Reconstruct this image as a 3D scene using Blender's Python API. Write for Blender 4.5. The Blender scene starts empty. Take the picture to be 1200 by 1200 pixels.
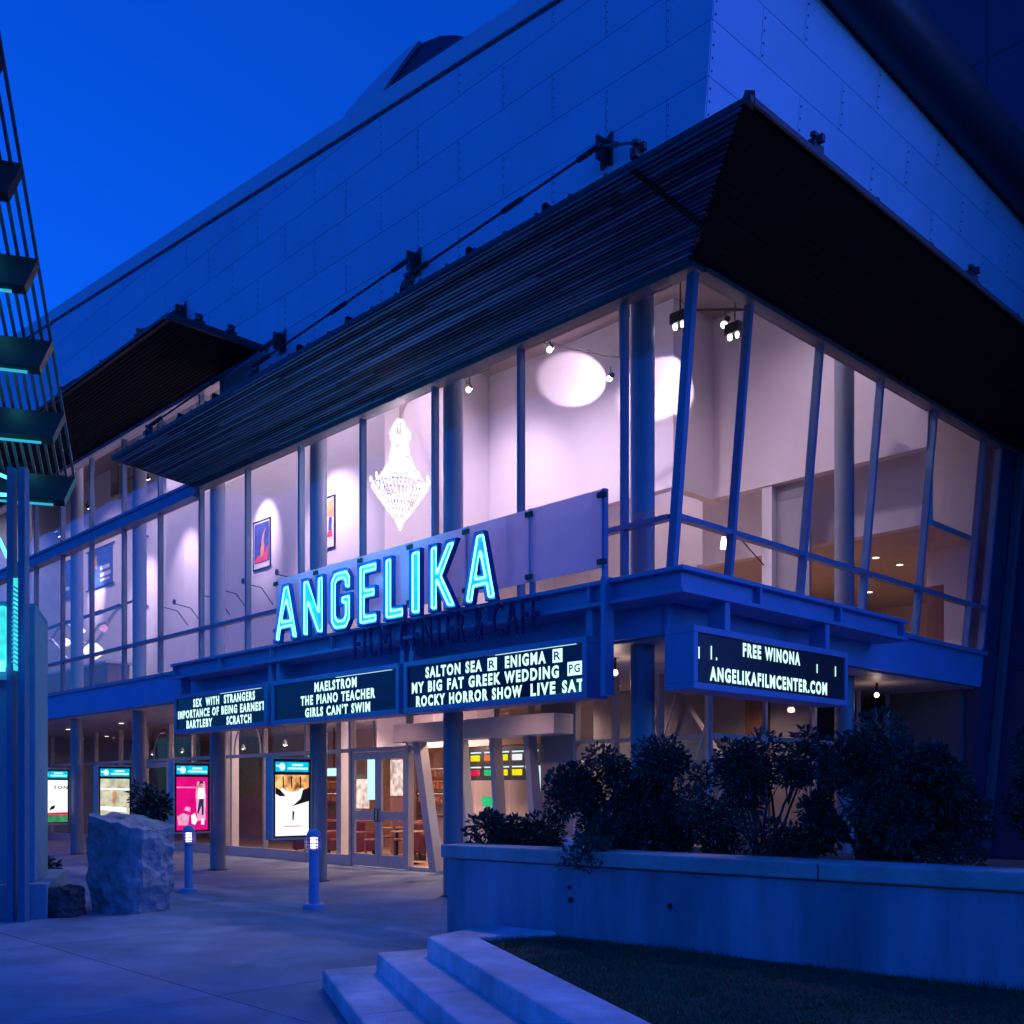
import bpy, math, random
from mathutils import Vector, Matrix
from mathutils.geometry import tessellate_polygon
random.seed(7)
sc = bpy.context.scene
C = sc.collection
R = math.radians
# ------------------------------------------------------------------ camera
cam_d = bpy.data.cameras.new('camera'); cam = bpy.data.objects.new('camera', cam_d); C.objects.link(cam)
cam.location = (0, 0, 1.55); cam.rotation_euler = (R(90), 0, 0)
cam_d.sensor_width = 36; cam_d.lens = 36*1215/1200; cam_d.shift_y = 328/1200
cam_d.clip_end = 2000; cam_d.clip_start = .05
sc.camera = cam
# ------------------------------------------------------------------ world and light
SUN_EL, SUN_ROT = R(2.0), R(120)
EXPO = 2.5; K = 2**-EXPO          # long dusk exposure: lamps and sky are dim, the film is not
w = bpy.data.worlds.new('World'); sc.world = w; w.use_nodes = True
nt = w.node_tree; bg = nt.nodes['Background']
sky = nt.nodes.new('ShaderNodeTexSky'); sky.sky_type = 'NISHITA'; sky.sun_disc = False
sky.sun_elevation = SUN_EL; sky.sun_rotation = SUN_ROT; sky.air_density = 1.0; sky.dust_density = 0.2; sky.ozone_density = 6.0
mx = nt.nodes.new('ShaderNodeMix'); mx.data_type = 'RGBA'; mx.blend_type = 'MULTIPLY'; mx.inputs[0].default_value = 1
mx.inputs[7].default_value = (0.11, 0.46, 1.0, 1)      # tungsten-balanced film: the dusk sky records as pure blue
nt.links.new(sky.outputs[0], mx.inputs[6]); nt.links.new(mx.outputs[2], bg.inputs[0])
bg.inputs[1].default_value = 0.84*K
sd = bpy.data.lights.new('sun', 'SUN'); so = bpy.data.objects.new('sun', sd); C.objects.link(so)
sd.energy = 1.25*K; sd.angle = R(50); sd.color = (0.09, 0.15, 1.0)     # afterglow, no direct sun
so.rotation_euler = Vector((.99, -.06, .40)).to_track_quat('Z', 'Y').to_euler(); so.location = (-8, -8, 12)
sc.view_settings.view_transform = 'Standard'; sc.view_settings.look = 'None'
sc.view_settings.exposure = EXPO; sc.view_settings.gamma = 1.0; sc.view_settings.use_curve_mapping = False
sc.render.engine = 'CYCLES'
sc.cycles.use_denoising = True
sc.cycles.max_bounces = 6; sc.cycles.diffuse_bounces = 3; sc.cycles.glossy_bounces = 3
sc.cycles.transparent_max_bounces = 12; sc.cycles.transmission_bounces = 4
sc.cycles.sample_clamp_indirect = 4.0; sc.cycles.caustics_reflective = False; sc.cycles.caustics_refractive = False

# ------------------------------------------------------------------ materials
def new_mat(name):
    m = bpy.data.materials.new(name); m.use_nodes = True
    return m, m.node_tree, m.node_tree.nodes['Principled BSDF']
def mat(name, col, rough=.6, metal=0., var=.12, scale=3., bump=.0, bscale=40., spec=.5, island=0., stretch=None, spots=0.):
    m, t, b = new_mat(name)
    b.inputs['Roughness'].default_value = rough; b.inputs['Metallic'].default_value = metal
    b.inputs['Specular IOR Level'].default_value = spec
    tc = t.nodes.new('ShaderNodeTexCoord'); mp = t.nodes.new('ShaderNodeMapping')
    t.links.new(tc.outputs['Object'], mp.inputs[0])
    if stretch: mp.inputs['Scale'].default_value = stretch
    n = t.nodes.new('ShaderNodeTexNoise'); n.inputs['Scale'].default_value = scale; n.inputs['Detail'].default_value = 6
    n.inputs['Roughness'].default_value = .62
    t.links.new(mp.outputs[0], n.inputs['Vector'])
    mr = t.nodes.new('ShaderNodeMapRange'); mr.inputs[1].default_value = .3; mr.inputs[2].default_value = .7
    mr.inputs[3].default_value = 1-var; mr.inputs[4].default_value = 1+var
    t.links.new(n.outputs[0], mr.inputs[0])
    fac = mr.outputs[0]
    if spots:
        vo = t.nodes.new('ShaderNodeTexVoronoi'); vo.inputs['Scale'].default_value = 2.3; nz = t.nodes.new('ShaderNodeTexNoise'); nz.inputs['Scale'].default_value = .9; nz.inputs['Detail'].default_value = 8
        t.links.new(mp.outputs[0], vo.inputs['Vector']); t.links.new(mp.outputs[0], nz.inputs['Vector'])
        m5 = t.nodes.new('ShaderNodeMapRange'); m5.inputs[1].default_value = .02; m5.inputs[2].default_value = .05; m5.inputs[3].default_value = spots; m5.inputs[4].default_value = 1
        m6 = t.nodes.new('ShaderNodeMapRange'); m6.inputs[1].default_value = .42; m6.inputs[2].default_value = .60; m6.inputs[3].default_value = .80; m6.inputs[4].default_value = 1.1
        m7 = t.nodes.new('ShaderNodeMath'); m7.operation = 'MULTIPLY'; m8 = t.nodes.new('ShaderNodeMath'); m8.operation = 'MULTIPLY'
        t.links.new(vo.outputs['Distance'], m5.inputs[0]); t.links.new(nz.outputs[0], m6.inputs[0]); t.links.new(m5.outputs[0], m7.inputs[0]); t.links.new(m6.outputs[0], m7.inputs[1]); t.links.new(m7.outputs[0], m8.inputs[0]); t.links.new(fac, m8.inputs[1]); fac = m8.outputs[0]
    if island:
        oi = t.nodes.new('ShaderNodeObjectInfo'); m2 = t.nodes.new('ShaderNodeMapRange')
        m2.inputs[3].default_value = 1-island; m2.inputs[4].default_value = 1+island
        t.links.new(oi.outputs['Random'], m2.inputs[0])
        mu = t.nodes.new('ShaderNodeMath'); mu.operation = 'MULTIPLY'
        t.links.new(fac, mu.inputs[0]); t.links.new(m2.outputs[0], mu.inputs[1]); fac = mu.outputs[0]
    vm = t.nodes.new('ShaderNodeVectorMath'); vm.operation = 'SCALE'; vm.inputs[0].default_value = col
    t.links.new(fac, vm.inputs['Scale']); t.links.new(vm.outputs[0], b.inputs['Base Color'])
    rr = t.nodes.new('ShaderNodeMapRange'); rr.inputs[3].default_value = max(0, rough-.12); rr.inputs[4].default_value = min(1, rough+.12)
    t.links.new(n.outputs[0], rr.inputs[0]); t.links.new(rr.outputs[0], b.inputs['Roughness'])
    if bump:
        n2 = t.nodes.new('ShaderNodeTexNoise'); n2.inputs['Scale'].default_value = bscale; n2.inputs['Detail'].default_value = 4
        t.links.new(mp.outputs[0], n2.inputs['Vector'])
        bp = t.nodes.new('ShaderNodeBump'); bp.inputs['Strength'].default_value = bump; bp.inputs['Distance'].default_value = .02
        t.links.new(n2.outputs[0], bp.inputs['Height']); t.links.new(bp.outputs[0], b.inputs['Normal'])
    return m
def emit(name, col, s, var=0):
    s = s*K
    m, t, b = new_mat(name); t.nodes.remove(b)
    e = t.nodes.new('ShaderNodeEmission'); e.inputs[0].default_value = (*col, 1); e.inputs[1].default_value = s
    if var:
        tc = t.nodes.new('ShaderNodeTexCoord'); n = t.nodes.new('ShaderNodeTexNoise'); n.inputs['Scale'].default_value = 7
        mr = t.nodes.new('ShaderNodeMapRange'); mr.inputs[1].default_value = .3; mr.inputs[2].default_value = .7
        mr.inputs[3].default_value = s*(1-var); mr.inputs[4].default_value = s*(1+var)
        t.links.new(tc.outputs['Object'], n.inputs['Vector']); t.links.new(n.outputs[0], mr.inputs[0]); t.links.new(mr.outputs[0], e.inputs[1])
    t.links.new(e.outputs[0], t.nodes['Material Output'].inputs[0]); return m
def glassmat(name, tint, base=.05, rough=0., haze=0., hazecol=(.5, .5, .8)):
    m, t, b = new_mat(name); t.nodes.remove(b)
    tr = t.nodes.new('ShaderNodeBsdfTransparent'); tr.inputs[0].default_value = (*tint, 1)
    gl = t.nodes.new('ShaderNodeBsdfGlossy'); gl.inputs['Roughness'].default_value = rough
    wv = t.nodes.new('ShaderNodeTexNoise'); wv.inputs['Scale'].default_value = 1.3; wc = t.nodes.new('ShaderNodeTexCoord'); wb = t.nodes.new('ShaderNodeBump')
    wb.inputs['Strength'].default_value = .25; wb.inputs['Distance'].default_value = .02
    t.links.new(wc.outputs['Object'], wv.inputs['Vector']); t.links.new(wv.outputs[0], wb.inputs['Height']); t.links.new(wb.outputs[0], gl.inputs['Normal'])
    lw = t.nodes.new('ShaderNodeLayerWeight'); lw.inputs[0].default_value = .5
    p = t.nodes.new('ShaderNodeMath'); p.operation = 'POWER'; p.inputs[1].default_value = 5
    ma = t.nodes.new('ShaderNodeMath'); ma.operation = 'MULTIPLY_ADD'; ma.inputs[1].default_value = .85; ma.inputs[2].default_value = base
    ms = t.nodes.new('ShaderNodeMixShader')
    t.links.new(lw.outputs['Facing'], p.inputs[0]); t.links.new(p.outputs[0], ma.inputs[0]); t.links.new(ma.outputs[0], ms.inputs[0])
    src = tr.outputs[0]
    if haze:
        tl = t.nodes.new('ShaderNodeBsdfTranslucent'); tl.inputs[0].default_value = (*hazecol, 1)
        df = t.nodes.new('ShaderNodeBsdfDiffuse'); df.inputs[0].default_value = (*hazecol, 1)
        m3 = t.nodes.new('ShaderNodeMixShader'); m3.inputs[0].default_value = .45
        t.links.new(tl.outputs[0], m3.inputs[1]); t.links.new(df.outputs[0], m3.inputs[2])
        m4 = t.nodes.new('ShaderNodeMixShader')
        tc = t.nodes.new('ShaderNodeTexCoord'); n = t.nodes.new('ShaderNodeTexNoise'); n.inputs['Scale'].default_value = 2.5
        mr = t.nodes.new('ShaderNodeMapRange'); mr.inputs[3].default_value = haze-.07; mr.inputs[4].default_value = haze+.07
        t.links.new(tc.outputs['Object'], n.inputs['Vector']); t.links.new(n.outputs[0], mr.inputs[0]); t.links.new(mr.outputs[0], m4.inputs[0])
        t.links.new(tr.outputs[0], m4.inputs[1]); t.links.new(m3.outputs[0], m4.inputs[2]); src = m4.outputs[0]
    t.links.new(src, ms.inputs[1]); t.links.new(gl.outputs[0], ms.inputs[2])
    t.links.new(ms.outputs[0], t.nodes['Material Output'].inputs[0]); return m

M = dict(
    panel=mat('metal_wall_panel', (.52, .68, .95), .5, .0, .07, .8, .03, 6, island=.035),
    wallback=mat('wall_backing', (.34, .40, .52), .9),
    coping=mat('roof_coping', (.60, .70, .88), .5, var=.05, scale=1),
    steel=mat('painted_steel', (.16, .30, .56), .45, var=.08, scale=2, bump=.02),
    mull=mat('mullion_paint', (.13, .23, .42), .4, var=.06, scale=2),
    column=mat('column_paint', (.22, .26, .34), .4, var=.08, scale=1.5),
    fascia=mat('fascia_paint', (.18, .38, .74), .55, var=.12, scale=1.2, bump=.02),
    slat=mat('neon_tinted_slat', (.05, .13, .26), .75, spec=.12, var=.3, scale=3, stretch=(.4, 4, 4), island=.55),  # teal light from the neon sign is put into this slat colour
    slatr=mat('shaded_dark_slat', (.012, .014, .016), .8, var=.3, scale=3, spec=.1),  # near-black slat copy, the shade under the canopies is in the colour
    dark=mat('dark_steel', (.028, .03, .04), .5, var=.2, scale=5),
    rivet=mat('rivet', (.13, .15, .20), .5),
    head=mat('head_beam_paint', (.13, .15, .20), .5, var=.06), bull=mat('rolled_steel_cornice', (.045, .05, .07), .38, var=.1, scale=1),
    pole=mat('dark_pole_paint', (.07, .16, .30), .6, spec=.2), amber=mat('amber_plaster', (.52, .27, .16), .8, var=.25, scale=2), trel=mat('trellis_slat_paint', (.07, .11, .12), .5, var=.2), tower=mat('tower_cladding', (.07, .055, .13), .7, var=.12, scale=.6),
    gap=mat('shadow_gap', (.09, .10, .14), .9),
    iwall=mat('lobby_plaster', (.80, .74, .76), .85, var=.025, scale=1.2),
    iceil=mat('lobby_ceiling', (.35, .30, .30), .9, var=.05),
    ifloor=mat('lobby_floor', (.34, .22, .14), .35, var=.2, scale=3),
    soffit=mat('soffit_panel', (.58, .50, .50), .45, var=.14, scale=1.5, stretch=(1, 6, 1)),
    iwarm=mat('warm_plaster', (.62, .52, .50), .85, var=.08),
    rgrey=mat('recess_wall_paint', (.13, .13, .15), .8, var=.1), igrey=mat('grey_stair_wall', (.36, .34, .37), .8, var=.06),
    iwood=mat('warm_wood', (.26, .12, .08), .5, var=.3, scale=2, stretch=(8, 8, 1)),
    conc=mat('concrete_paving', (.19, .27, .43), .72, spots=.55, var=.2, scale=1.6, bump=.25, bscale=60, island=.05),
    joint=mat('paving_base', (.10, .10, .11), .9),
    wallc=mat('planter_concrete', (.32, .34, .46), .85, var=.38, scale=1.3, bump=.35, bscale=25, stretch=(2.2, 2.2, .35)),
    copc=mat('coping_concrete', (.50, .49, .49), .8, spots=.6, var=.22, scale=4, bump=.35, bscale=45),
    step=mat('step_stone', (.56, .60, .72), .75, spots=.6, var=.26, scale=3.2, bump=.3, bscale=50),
    soil=mat('soil', (.035, .025, .02), 1, var=.4, scale=10, bump=.5),
    grass=mat('lawn_grass', (.04, .12, .06), .8, var=.5, scale=3),
    turf=mat('turf_soil', (.03, .045, .02), 1, var=.4, scale=8, bump=.4),
    leaf=mat('shrub_leaf', (.026, .062, .05), .55, var=.55, scale=6),
    bark=mat('shrub_stem', (.08, .06, .045), .85, var=.3, scale=12, bump=.4),
    rock=mat('boulder_stone', (.23, .26, .33), .9, var=.38, scale=4.5, bump=.9, bscale=18),
    rockd=mat('dark_stone', (.05, .05, .06), .8, var=.5, scale=6, bump=.9, bscale=14),
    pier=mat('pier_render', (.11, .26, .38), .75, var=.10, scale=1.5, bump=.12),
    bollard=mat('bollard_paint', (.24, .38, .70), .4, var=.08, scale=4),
    black=mat('black_frame', (.012, .012, .014), .4),
    alum=mat('aluminium_frame', (.50, .50, .56), .35, .3, .06, 3),
    screen=mat('sign_face', (.004, .012, .045), .18, var=.2),
    blueface=mat('letter_blue_paint', (.02, .10, .42), .6, spec=.2), navy=mat('navy_letter_paint', (.015, .02, .14), .7, spec=.15),
    tray=mat('letter_tray', (.05, .50, .92), .6),
    sofa=mat('burgundy_leather', (.16, .035, .03), .5, var=.15, scale=6),
    chair=mat('chair_wood', (.20, .08, .04), .5, var=.3, scale=8),
    white=mat('white_paint', (.75, .73, .74), .6, var=.04),
    crystal=emit('chandelier_crystal', (1, .88, .93), 2.0, .6),
    brass=mat('brass', (.6, .42, .25), .3, .8),
    lampw=emit('lamp_white', (1, .93, .95), 14), lampd=emit('downlight', (1, .78, .55), 4.5), lampc=emit('cool_lamp', (.75, .95, 1), 9),
    bolw=emit('bollard_lamp', (.85, .75, 1), 4.0), bolv=emit('bollard_lens', (.32, .22, .8), .9, .3),
    neon=emit('neon_tube', (.16, .92, 1.0), 4.2), neonc=emit('cyan_neon', (.10, .75, 1.0), 2.6), neond=emit('dim_cyan_tube', (.04, .55, .85), .8), glowc=emit('cyan_light_box', (.05, .85, .9), 1.0, .25),
    text=emit('lit_letters', (.62, 1.0, .96), 1.35),
    e_white=emit('poster_white', (.95, .97, .93), 1.15), e_cyan=emit('header_cyan', (.0, .55, .85), 1.0, .25), e_cyanw=emit('header_white', (.62, .95, 1), 1.2),
    e_mag=emit('poster_magenta', (.80, .004, .22), 1.0, .12), e_beige=emit('poster_beige', (.62, .60, .44), 1.0, .35), e_pink=emit('poster_pink', (.95, .38, .62), 1.0, .3),
    e_org=emit('poster_orange', (.85, .30, .08), 1.0, .6), e_org2=emit('poster_faces', (.95, .45, .16), 1.0, .8), e_blk=emit('poster_black', (.01, .01, .02), 1.0), e_skin=emit('poster_skin', (.75, .35, .2), .9, .3),
    e_navy=emit('poster_navy', (.03, .03, .12), 1.0), e_red=emit('board_red', (.8, .01, .06), 1.1), e_grn=emit('board_green', (.02, .6, .2), 1.1),
    e_yel=emit('board_yellow', (.95, .8, .0), 1.2), e_or2=emit('board_orange', (.95, .2, .02), 1.1), e_pan=emit('light_panel', (.65, .95, 1), 1.3),
    e_warm=emit('lit_art', (1, .72, .62), 1.1, .5), e_green=emit('poster_green', (.05, .25, .12), 1.0, .4),
    p_navy=mat('print_navy', (.05, .07, .25), .5, var=.6, scale=6), p_red=mat('print_red', (.75, .07, .12), .5, var=.3), p_org=mat('print_orange', (.8, .3, .1), .5, var=.4),
    p_blue=mat('print_blue', (.06, .14, .42), .5, var=.3), p_paper=mat('print_paper', (.75, .72, .72), .6),
    glass=glassmat('window_glass', (.93, .95, .98), .048), gglass=glassmat('store_glass', (.92, .94, .96), .04),
    frost=glassmat('frosted_sheet', (.72, .74, .95), .05, .6, .80, (.80, .76, .98)),
    boxglass=glassmat('bollard_glass', (.9, .85, 1), .05),
)
# ------------------------------------------------------------------ mesh builder
class MB:
    def __init__(s, off=(0, 0, 0)): s.v = []; s.f = []; s.o = Vector(off); s.sm = []
    def add(s, vs, fs, smooth=False):
        b = len(s.v); s.v += [tuple(Vector(v)-s.o) for v in vs]; s.f += [tuple(i+b for i in f) for f in fs]; s.sm += [smooth]*len(fs); return s
    def box(s, x0, x1, y0, y1, z0, z1):
        x0, x1 = sorted((x0, x1)); y0, y1 = sorted((y0, y1)); z0, z1 = sorted((z0, z1))
        return s.add([(x0, y0, z0), (x1, y0, z0), (x1, y1, z0), (x0, y1, z0), (x0, y0, z1), (x1, y0, z1), (x1, y1, z1), (x0, y1, z1)],
                     [(0, 3, 2, 1), (4, 5, 6, 7), (0, 1, 5, 4), (1, 2, 6, 5), (2, 3, 7, 6), (3, 0, 4, 7)])
    def hexa(s, a, b): # two quads of 4 pts
        return s.add(list(a)+list(b), [(0, 3, 2, 1), (4, 5, 6, 7), (0, 1, 5, 4), (1, 2, 6, 5), (2, 3, 7, 6), (3, 0, 4, 7)])
    def bar(s, p, q, w, h, up=(0, 0, 1)):
        p, q = Vector(p), Vector(q); d = (q-p).normalized(); u = Vector(up)
        if abs(d.dot(u)) > .98: u = Vector((1, 0, 0))
        a = d.cross(u).normalized()*w/2; c = a.cross(d).normalized()*h/2
        return s.hexa([p-a-c, p+a-c, p+a+c, p-a+c], [q-a-c, q+a-c, q+a+c, q-a+c])
    def tube(s, pts, r, n=8, closed=False, cap=True):
        pts = [Vector(p) for p in pts]; N = len(pts); rings = []; prev = None
        for i, p in enumerate(pts):
            if closed: d = (pts[(i+1) % N]-pts[i-1])
            else: d = pts[min(i+1, N-1)]-pts[max(i-1, 0)]
            d.normalize()
            if prev is None:
                u = Vector((0, 0, 1)) if abs(d.z) < .9 else Vector((1, 0, 0)); a = d.cross(u).normalized()
            else:
                a = (prev-d*prev.dot(d)).normalized()
            prev = a; b = d.cross(a)
            rr = r[i] if isinstance(r, (list, tuple)) else r
            rings.append([p+(a*math.cos(2*math.pi*k/n)+b*math.sin(2*math.pi*k/n))*rr for k in range(n)])
        vs = [v for g in rings for v in g]; fs = []
        for i in range(N if closed else N-1):
            j = (i+1) % N
            for k in range(n): fs.append((i*n+k, i*n+(k+1) % n, j*n+(k+1) % n, j*n+k))
        if not closed and cap: fs += [tuple(range(n))[::-1], tuple((N-1)*n+k for k in range(n))]
        return s.add(vs, fs, True)
    def lathe(s, c, prof, n=16):
        cx, cy, cz = c; vs = []; fs = []
        for (r, z) in prof:
            for k in range(n): vs.append((cx+r*math.cos(2*math.pi*k/n), cy+r*math.sin(2*math.pi*k/n), cz+z))
        m = len(prof)
        for i in range(m-1):
            for k in range(n): fs.append((i*n+k, i*n+(k+1) % n, (i+1)*n+(k+1) % n, (i+1)*n+k))
        fs += [tuple(range(n))[::-1], tuple((m-1)*n+k for k in range(n))]
        return s.add(vs, fs, True)
    def prism(s, poly, vec):
        vec = Vector(vec); P = [Vector(p) for p in poly]; n = len(P)
        fs = [tuple(range(n))[::-1], tuple(n+i for i in range(n))]+[(i, (i+1) % n, n+(i+1) % n, n+i) for i in range(n)]
        return s.add(P+[p+vec for p in P], fs)
    def quad(s, a, b, c, d): return s.add([a, b, c, d], [(0, 1, 2, 3)])
    def mesh(s, name, m):
        me = bpy.data.meshes.new(name); me.from_pydata(s.v, [], s.f); me.update()
        if any(s.sm): me.polygons.foreach_set('use_smooth', s.sm)
        if m: me.materials.append(m)
        return me
    def build(s, name, m, parent=None, bev=0, kind=None, label=None):
        import bmesh
        me = s.mesh(name, m)
        bm = bmesh.new(); bm.from_mesh(me)
        if not any(s.sm) or bev: bmesh.ops.recalc_face_normals(bm, faces=bm.faces)
        bm.to_mesh(me); bm.free()
        o = bpy.data.objects.new(name, me); C.objects.link(o)
        if parent is not None: o.parent = parent
        if bev:
            b = o.modifiers.new('bevel', 'BEVEL'); b.width = bev; b.segments = 2; b.limit_method = 'ANGLE'
        if any(s.sm):
            try:
                me.set_sharp_from_angle(angle=R(40))
            except Exception: pass
        if kind: o['kind'] = kind
        if label: o['label'] = label
        return o
ANG = math.atan2(-1215, 1164)
G = Vector((1.3629, 12.5880, 0))
RB = Matrix.Rotation(ANG, 4, 'Z')
def W(x, y, z=0): return G+RB @ Vector((x, y, z))
def thing(name, label, cat, off=(0, 0, 0), group=None, world=False, rz=None):
    o = bpy.data.objects.new(name, None); C.objects.link(o); o.empty_display_size = .2
    if world: o.location = off; o.rotation_euler = (0, 0, rz or 0)
    else: o.location = W(*off); o.rotation_euler = (0, 0, ANG)
    if label: o['label'] = label; o['category'] = cat
    if group: o['group'] = group
    return o
def tag(o, label, cat, group=None):
    o['label'] = label; o['category'] = cat
    if group: o['group'] = group
def xr(z): return .72+.0908*(z-4.2)      # right-hand facade leans outward

def lamp(kind, name, loc, energy, col, parent, off=(0, 0, 0), target=None, size=.03, spot=60, blend=.5):
    d = bpy.data.lights.new(name, kind); d.energy = energy*K; d.color = col
    if kind in ('POINT', 'SPOT'): d.shadow_soft_size = size
    if kind == 'SPOT': d.spot_size = R(spot); d.spot_blend = blend
    o = bpy.data.objects.new(name, d); C.objects.link(o); o.parent = parent
    l = Vector(loc)-Vector(off); o.location = l
    if target is not None:
        dr = (Vector(target)-Vector(off)-l); o.rotation_euler = dr.to_track_quat('-Z', 'Y').to_euler()
    return o
def textmesh(s, x0, x1, z0, z1, bold=.02, depth=0., sx=None):
    """lettering as a mesh, fitted into x0..x1, z0..z1 (in the x-z plane)"""
    cu = bpy.data.curves.new('lettering', 'FONT'); cu.body = s; cu.offset = bold; cu.extrude = depth; cu.resolution_u = 3; cu.space_character = 1.28; cu.space_word = 1.15
    ob = bpy.data.objects.new('lettering', cu)
    me = bpy.data.meshes.new_from_object(ob)
    vs = [v.co.copy() for v in me.vertices]; fs = [tuple(p.vertices) for p in me.polygons]
    bpy.data.objects.remove(ob); bpy.data.meshes.remove(me)
    ax, bx = min(v.x for v in vs), max(v.x for v in vs); ay, by = min(v.y for v in vs), max(v.y for v in vs)
    return [((v.x-ax)/(bx-ax)*(x1-x0)+x0, v.z, (v.y-ay)/(by-ay)*(z1-z0)+z0) for v in vs], fs

def letters(vs, fs, fn, name, m, parent, off):
    # one mesh per letter: split the lettering into its connected pieces
    par = list(range(len(vs)))
    def find(i):
        while par[i] != i: par[i] = par[par[i]]; i = par[i]
        return i
    for f in fs:
        for k in f[1:]: par[find(k)] = find(f[0])
    grp = {}
    for f in fs: grp.setdefault(find(f[0]), []).append(f)
    for g in grp.values():
        ids = sorted({i for f in g for i in f}); ix = {i: k for k, i in enumerate(ids)}
        mb = MB(off); mb.add([fn(vs[i]) for i in ids], [tuple(ix[i] for i in f) for f in g]); mb.build(name, M[m], parent)

# ================================================================== GROUND
pb = MB(); pb.box(-60, 60, -30, 90, -.3, -.006); g0 = pb.build('plaza_ground', M['joint']); g0['kind'] = 'structure'
far = MB(); far.box(-600, 600, -600, 600, -.6, -.32); fo = far.build('ground', M['joint']); fo['kind'] = 'structure'
SD = Vector((-.309, .951)); SP = Vector((.951, .309))          # street axis and its perpendicular
pav = MB(); S = 3.6; pav.box(.006, S-.006, .006, S-.006, -.03, 0)
PX0, PY0 = .9, -5.86
pm = None
for i in range(-9, 5):
    for j in range(-4, 4):
        o2 = W(PX0+i*S, PY0+j*S); c = W(PX0+(i+.5)*S, PY0+(j+.5)*S)
        if c.y < -1 or c.y > 40 or abs(c.x) > c.y*.62+4: continue
        if pm is None: pm = pav.build('paving_slab', M['conc'], g0); o = pm
        else: o = pm.copy(); C.objects.link(o)
        o.location = (o2.x, o2.y, 0); o.rotation_euler = (0, 0, ANG)

# ================================================================== BUILDING
B = thing('cinema_building', 'two-storey cinema with lit glass lobby, blue metal upper walls and slatted canopies', 'cinema')
XL = -28.0; YB = 14.0; YR = 9.6
def par_z(x): return 11.55-.0905*x
# upper wall backing with sloping top
def up_left(z0, z1f, x0, x1, y0, y1, mb):
    mb.hexa([(x0, y0, z0), (x1, y0, z0), (x1, y1, z0), (x0, y1, z0)], [(x0, y0, z1f(x0)), (x1, y0, z1f(x1)), (x1, y1, z1f(x1)), (x0, y1, z1f(x0))])
mb = MB()
up_left(7.72, lambda x: par_z(x), -9.85, 1.0, -.06, .1, mb)
up_left(9.5, lambda x: par_z(x), XL, -9.85, -.06, .1, mb)
mb.hexa([(xr(7.72)-.05, -.06, 7.72), (xr(7.72)+.06, -.06, 7.72), (xr(7.72)+.06, YR, 7.72), (xr(7.72)-.05, YR, 7.72)],
        [(xr(11.5)-.05, -.06, 11.5), (xr(11.5)+.06, -.06, 11.5), (xr(11.5)+.06, YR, 11.3), (xr(11.5)-.05, YR, 11.3)])
mb.hexa([(XL, .1, 13.0), (1.2, .1, 10.9), (1.2, YB, 10.9), (XL, YB, 13.0)], [(XL, .1, 13.8), (1.3, .1, 11.35), (1.3, YB, 11.35), (XL, YB, 13.8)])
mb.build('upper_wall', M['wallback'], B)
# panels in running bond
def clip(poly, f):
    out = []
    for i in range(len(poly)):
        p, q = poly[i], poly[(i+1) % len(poly)]; a, b = f(p), f(q)
        if a >= 0: out.append(p)
        if (a > 0 and b < 0) or (a < 0 and b > 0):
            t = a/(a-b); out.append((p[0]+(q[0]-p[0])*t, p[1]+(q[1]-p[1])*t))
    return out
ZR = [11.37+.607*k for k in range(-7, 6)]
gp = .0045; rv = MB()
def rivet(mb, c, nrm, r=.013):
    c = Vector(c); n = Vector(nrm).normalized(); u = Vector((0, 0, 1)).cross(n).normalized(); v = n.cross(u)
    ring = [c+(u*math.cos(k*math.pi/3)+v*math.sin(k*math.pi/3))*r for k in range(6)]
    ring2 = [p+n*.008 for p in ring]
    mb.add(ring+ring2, [tuple(range(6, 12))]+[(k, (k+1) % 6, 6+(k+1) % 6, 6+k) for k in range(6)])
for ri, z0 in enumerate(ZR):
    z1 = z0+.607
    odd = (round((z0-11.37)/.607)) % 2 == 0          # rows with a joint at x=-1.12
    ph = -1.12 if odd else -.208
    j = math.floor((XL-ph)/1.84)
    x = ph+j*1.84
    while x < 1.4:
        a, b = max(x, XL), min(x+1.84, 5)
        poly = [(a+gp, z0+gp), (b-gp, z0+gp), (b-gp, z1-gp), (a+gp, z1-gp)]
        poly = clip(poly, lambda p: par_z(p[0])-.01-p[1]); 
        poly = clip(poly, lambda p: (xr(p[1])+.09)-p[0]) if poly else poly
        low = 7.66 if a > -9.86 else 9.5
        if poly: poly = clip(poly, lambda p: p[1]-low)
        if poly and a < -9.86 < b: poly = clip(poly, lambda p: p[1]-max(9.5, low) if p[0] < -9.86 else p[1]-9.5)
        if len(poly) >= 3 and max(p[1] for p in poly)-min(p[1] for p in poly) > .03:
            MB().prism([(p[0], -.075, p[1]) for p in poly], (0, -.028, 0)).build('metal_panel', M['panel'], B)
            if a > -12:
                zz = z0+.06
                while zz < z1-.03:
                    for xx in (a+.03,):
                        if low+.05 < zz < par_z(xx)-.08 and xx < xr(zz)+.04: rivet(rv, (xx, -.103, zz), (0, -1, 0), .0095)
                    zz += .12
        x += 1.84
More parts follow.
